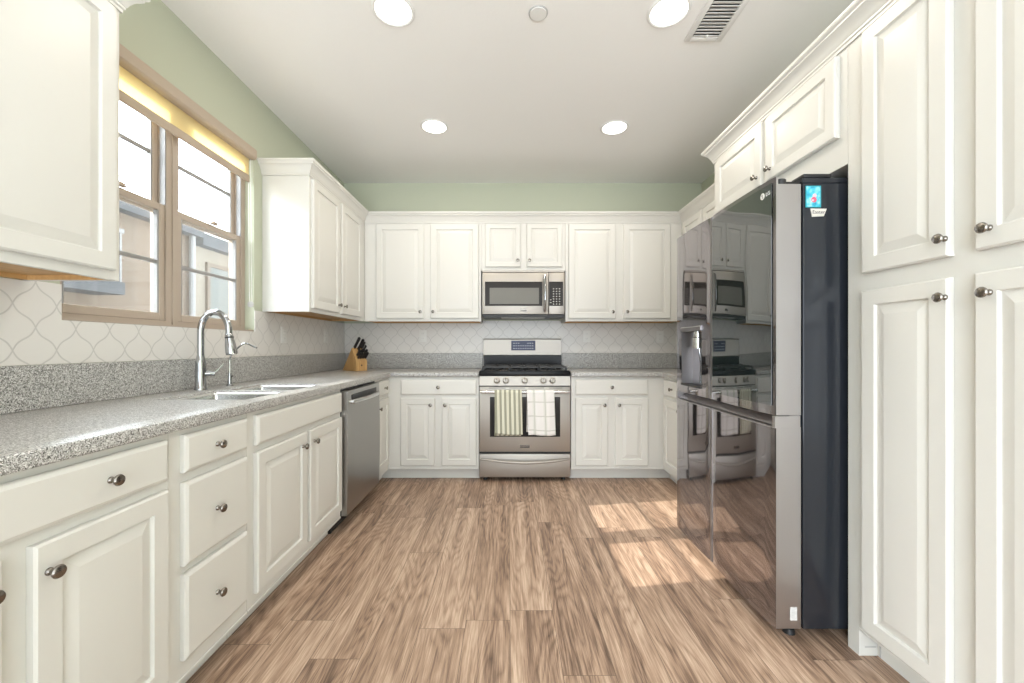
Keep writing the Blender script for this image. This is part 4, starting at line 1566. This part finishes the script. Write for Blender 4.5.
# hinge covers
for sx in (-1, 1):
    m = MB()
    m.lathe([(0, 1.7385), (0.019, 1.7385), (0.019, 1.762), (0.015, 1.766), (0, 1.766)], 18, Matrix.Translation((sx * 0.425, 0.040, 0)))
    m.box(sx * 0.425 - 0.014, sx * 0.425 + 0.014, 0.040, 0.106, 1.7385, 1.754, 0.003, 2)
    m.box(sx * 0.415 - 0.035, sx * 0.415 + 0.035, 0.112, 0.22, 1.7665, 1.780, 0.004, 2)
    m.build('hinge_cover', M['rubber'], fr)
# logo: round face emblem and the two letters
Fm = Matrix.Rotation(PI / 2, 4, 'X')
lx, lzz = 0.388, 1.714
m = MB()
yl = gy(lx) - 0.0010
m.lathe([(0, 0), (0.0130, 0), (0.0130, 0.0008), (0, 0.0008)], 28, Matrix.Translation((lx, yl + 0.0009, lzz)) @ Fm)
lg = m.build('emblem', M['logo'], du2)
m = MB()
mt = Matrix.Translation((lx, yl - 0.0002, lzz)) @ Fm
m.T = mt
m.box(-0.0010, 0.0010, -0.007, 0.008, 0, 0.0004).box(-0.0010, 0.006, -0.007, -0.0053, 0, 0.0004).box(-0.0067, -0.0043, 0.003, 0.0055, 0, 0.0004)
m.build('emblem_face', M['fridge_body'], lg)
text_mesh('logo_letters', 'LG', 0.022, 0.0004, M['logo'], du2, Matrix.Translation((lx + 0.032, gy(lx + 0.032) - 0.0009, lzz)) @ Fm)
# rating sticker on the edge of the lower near door (edge faces the camera)
Sm = Matrix.Rotation(PI / 2, 4, 'Z') @ Matrix.Rotation(PI / 2, 4, 'X')
m = MB(); m.box(hf + 0.0002, hf + 0.0010, 0.057, 0.083, 0.082, 0.132)
stk = m.build('rating_sticker', M['sticker'], dl2)
m = MB()
for k in range(7): m.box(hf + 0.0010, hf + 0.0013, 0.062, 0.079 - 0.003 * (k % 3), 0.088 + 0.006 * k, 0.0905 + 0.006 * k)
m.build('sticker_print', M['grey_plastic'], stk)

# magnets on the side of the refrigerator (side plane Y = fy - hf + .003)
ys_ = fy - hf + 0.003
mg = thing('picture_magnet', 'bright blue picture magnet on the dark side of the refrigerator', 'magnet', (1.160, ys_ - 0.0005, 1.690))
m = MB(); m.box(-0.028, 0.028, -0.003, 0.0, -0.040, 0.040, 0.001, 1)
pc = m.build('picture', M['picture'], mg)
m = MB()
m.lathe([(0, 0), (0.011, 0), (0.011, 0.0004), (0, 0.0004)], 9, Matrix.Translation((0.002, -0.003, -0.012)) @ Fm)
m.slot = 1
m.lathe([(0, 0), (0.008, 0), (0.008, 0.0003), (0, 0.0003)], 8, Matrix.Translation((0.005, -0.003, 0.004)) @ Fm)
m.lathe([(0, 0), (0.004, 0), (0.004, 0.0006), (0, 0.0006)], 8, Matrix.Translation((-0.002, -0.003, -0.014)) @ Fm)
m.build('pink_shape', [M['coral'], M['coral_light']], pc)
m = MB()
m.box(-0.029, -0.026, -0.0034, -0.0005, -0.041, 0.041).box(0.026, 0.029, -0.0034, -0.0005, -0.041, 0.041).box(-0.026, 0.026, -0.0034, -0.0005, 0.038, 0.041).box(-0.026, 0.026, -0.0034, -0.0005, -0.041, -0.038)
m.build('border', mat('teal_border', (0.02, 0.30, 0.36), 0.4), mg)
mg2 = thing('banner_magnet', 'small silver banner magnet with dark script below the blue picture magnet', 'magnet', (1.180, ys_ - 0.0005, 1.630))
m = MB()
m.poly_prism([(-0.024, -0.016), (0.020, -0.014), (0.031, 0.014), (-0.030, 0.015)], -0.003, 0.0, 'y')
bn = m.build('banner', M['silver'], mg2)
text_mesh('script', 'Easter', 0.019, 0.0003, M['ink'], bn, Matrix.Translation((0.0, -0.0034, 0.001)) @ Fm)

# ------------------------------------------------------------------ ceiling fittings
def downlight(x, y, label, seen=True):
    t = thing('recessed_downlight', label, 'ceiling light', (x, y, ZC), 0, 'recessed downlights')
    m = MB()
    m.lathe([(0.086, -0.0005), (0.102, -0.0005), (0.102, -0.004), (0.094, -0.008), (0.086, -0.005)], 36, None, False)
    m.build('trim_ring', M['ceiling_white'], t)
    m = MB(); m.lathe([(0, -0.0008), (0.0855, -0.0008), (0.0855, -0.004), (0, -0.0045)], 36)
    m.build('lens', M['lens'], t)
    d = bpy.data.lights.new('downlight_lamp', 'AREA')
    d.shape = 'DISK'
    d.size = 0.16
    d.energy = DOWNLIGHT_W
    d.color = (1.0, 0.91, 0.78)
    l = bpy.data.objects.new('downlight_lamp', d)
    C.objects.link(l)
    l.location = (0, 0, -0.012)
    l.parent = t
downlight(-0.537, 3.006, 'round recessed ceiling light farther in, on the window side')
downlight(0.787, 3.019, 'round recessed ceiling light farther in, on the refrigerator side')
downlight(-0.548, 1.966, 'round recessed ceiling light nearer the camera, on the window side')
downlight(0.776, 1.972, 'round recessed ceiling light nearer the camera, beside the air vent')

sp = thing('sprinkler_cover', 'small flat round white cover plate on the ceiling', 'ceiling plate', (0.148, 1.982, ZC))
m = MB(); m.lathe([(0, -0.0005), (0.040, -0.0005), (0.040, -0.009), (0, -0.010)], 28)
m.build('plate', M['ceiling_white'], sp)
m = MB(); m.lathe([(0.0405, -0.0005), (0.047, -0.0005), (0.047, -0.004), (0.0405, -0.004)], 28, None, False)
m.build('rim', M['grey_plastic'], sp)

vx0, vx1, vy0, vy1 = 0.928, 1.124, 1.790, 2.161
vt = thing('air_vent', 'white rectangular slatted air vent in the ceiling', 'air vent', ((vx0 + vx1) / 2, (vy0 + vy1) / 2, ZC))
VL = ((vx0 + vx1) / 2, (vy0 + vy1) / 2, 0)
def lv_(mb):
    mb.T = Matrix.Translation((-VL[0], -VL[1], -ZC)); return mb
m = lv_(MB()); fw_ = 0.030
for a, b, c_, d_ in ((vx0, vx0 + fw_, vy0, vy1), (vx1 - fw_, vx1, vy0, vy1), (vx0 + fw_, vx1 - fw_, vy0, vy0 + fw_), (vx0 + fw_, vx1 - fw_, vy1 - fw_, vy1)):
    m.box(a, b, c_, d_, ZC - 0.009, ZC - 0.0005, 0.003, 2)
m.build('vent_frame', M['ceiling_white'], vt)
m = lv_(MB()); m.box(vx0 + fw_, vx1 - fw_, vy0 + fw_, vy1 - fw_, ZC - 0.0015, ZC - 0.0005)
m.build('duct_backing', M['dark'], vt)
nsl = 15
for k in range(nsl):
    m = MB()
    yy = vy0 + fw_ + (vy1 - vy0 - 2 * fw_) * (k + 0.5) / nsl
    m.T = Matrix.Translation((-VL[0], -VL[1], -ZC)) @ Matrix.Translation(((vx0 + vx1) / 2, yy, ZC - 0.0085)) @ Matrix.Rotation(math.radians(20), 4, 'X')
    m.box(-(vx1 - vx0) / 2 + fw_ + 0.001, (vx1 - vx0) / 2 - fw_ - 0.001, -0.0092, 0.0092, -0.0008, 0.0008)
    m.build('slat', M['ceiling_white'], vt)
m = lv_(MB()); m.box((vx0 + vx1) / 2 - 0.004, (vx0 + vx1) / 2 + 0.004, vy1 - fw_ - 0.028, vy1 - fw_ - 0.004, ZC - 0.022, ZC - 0.012, 0.002, 1)
m.build('damper_lever', M['ceiling_white'], vt)
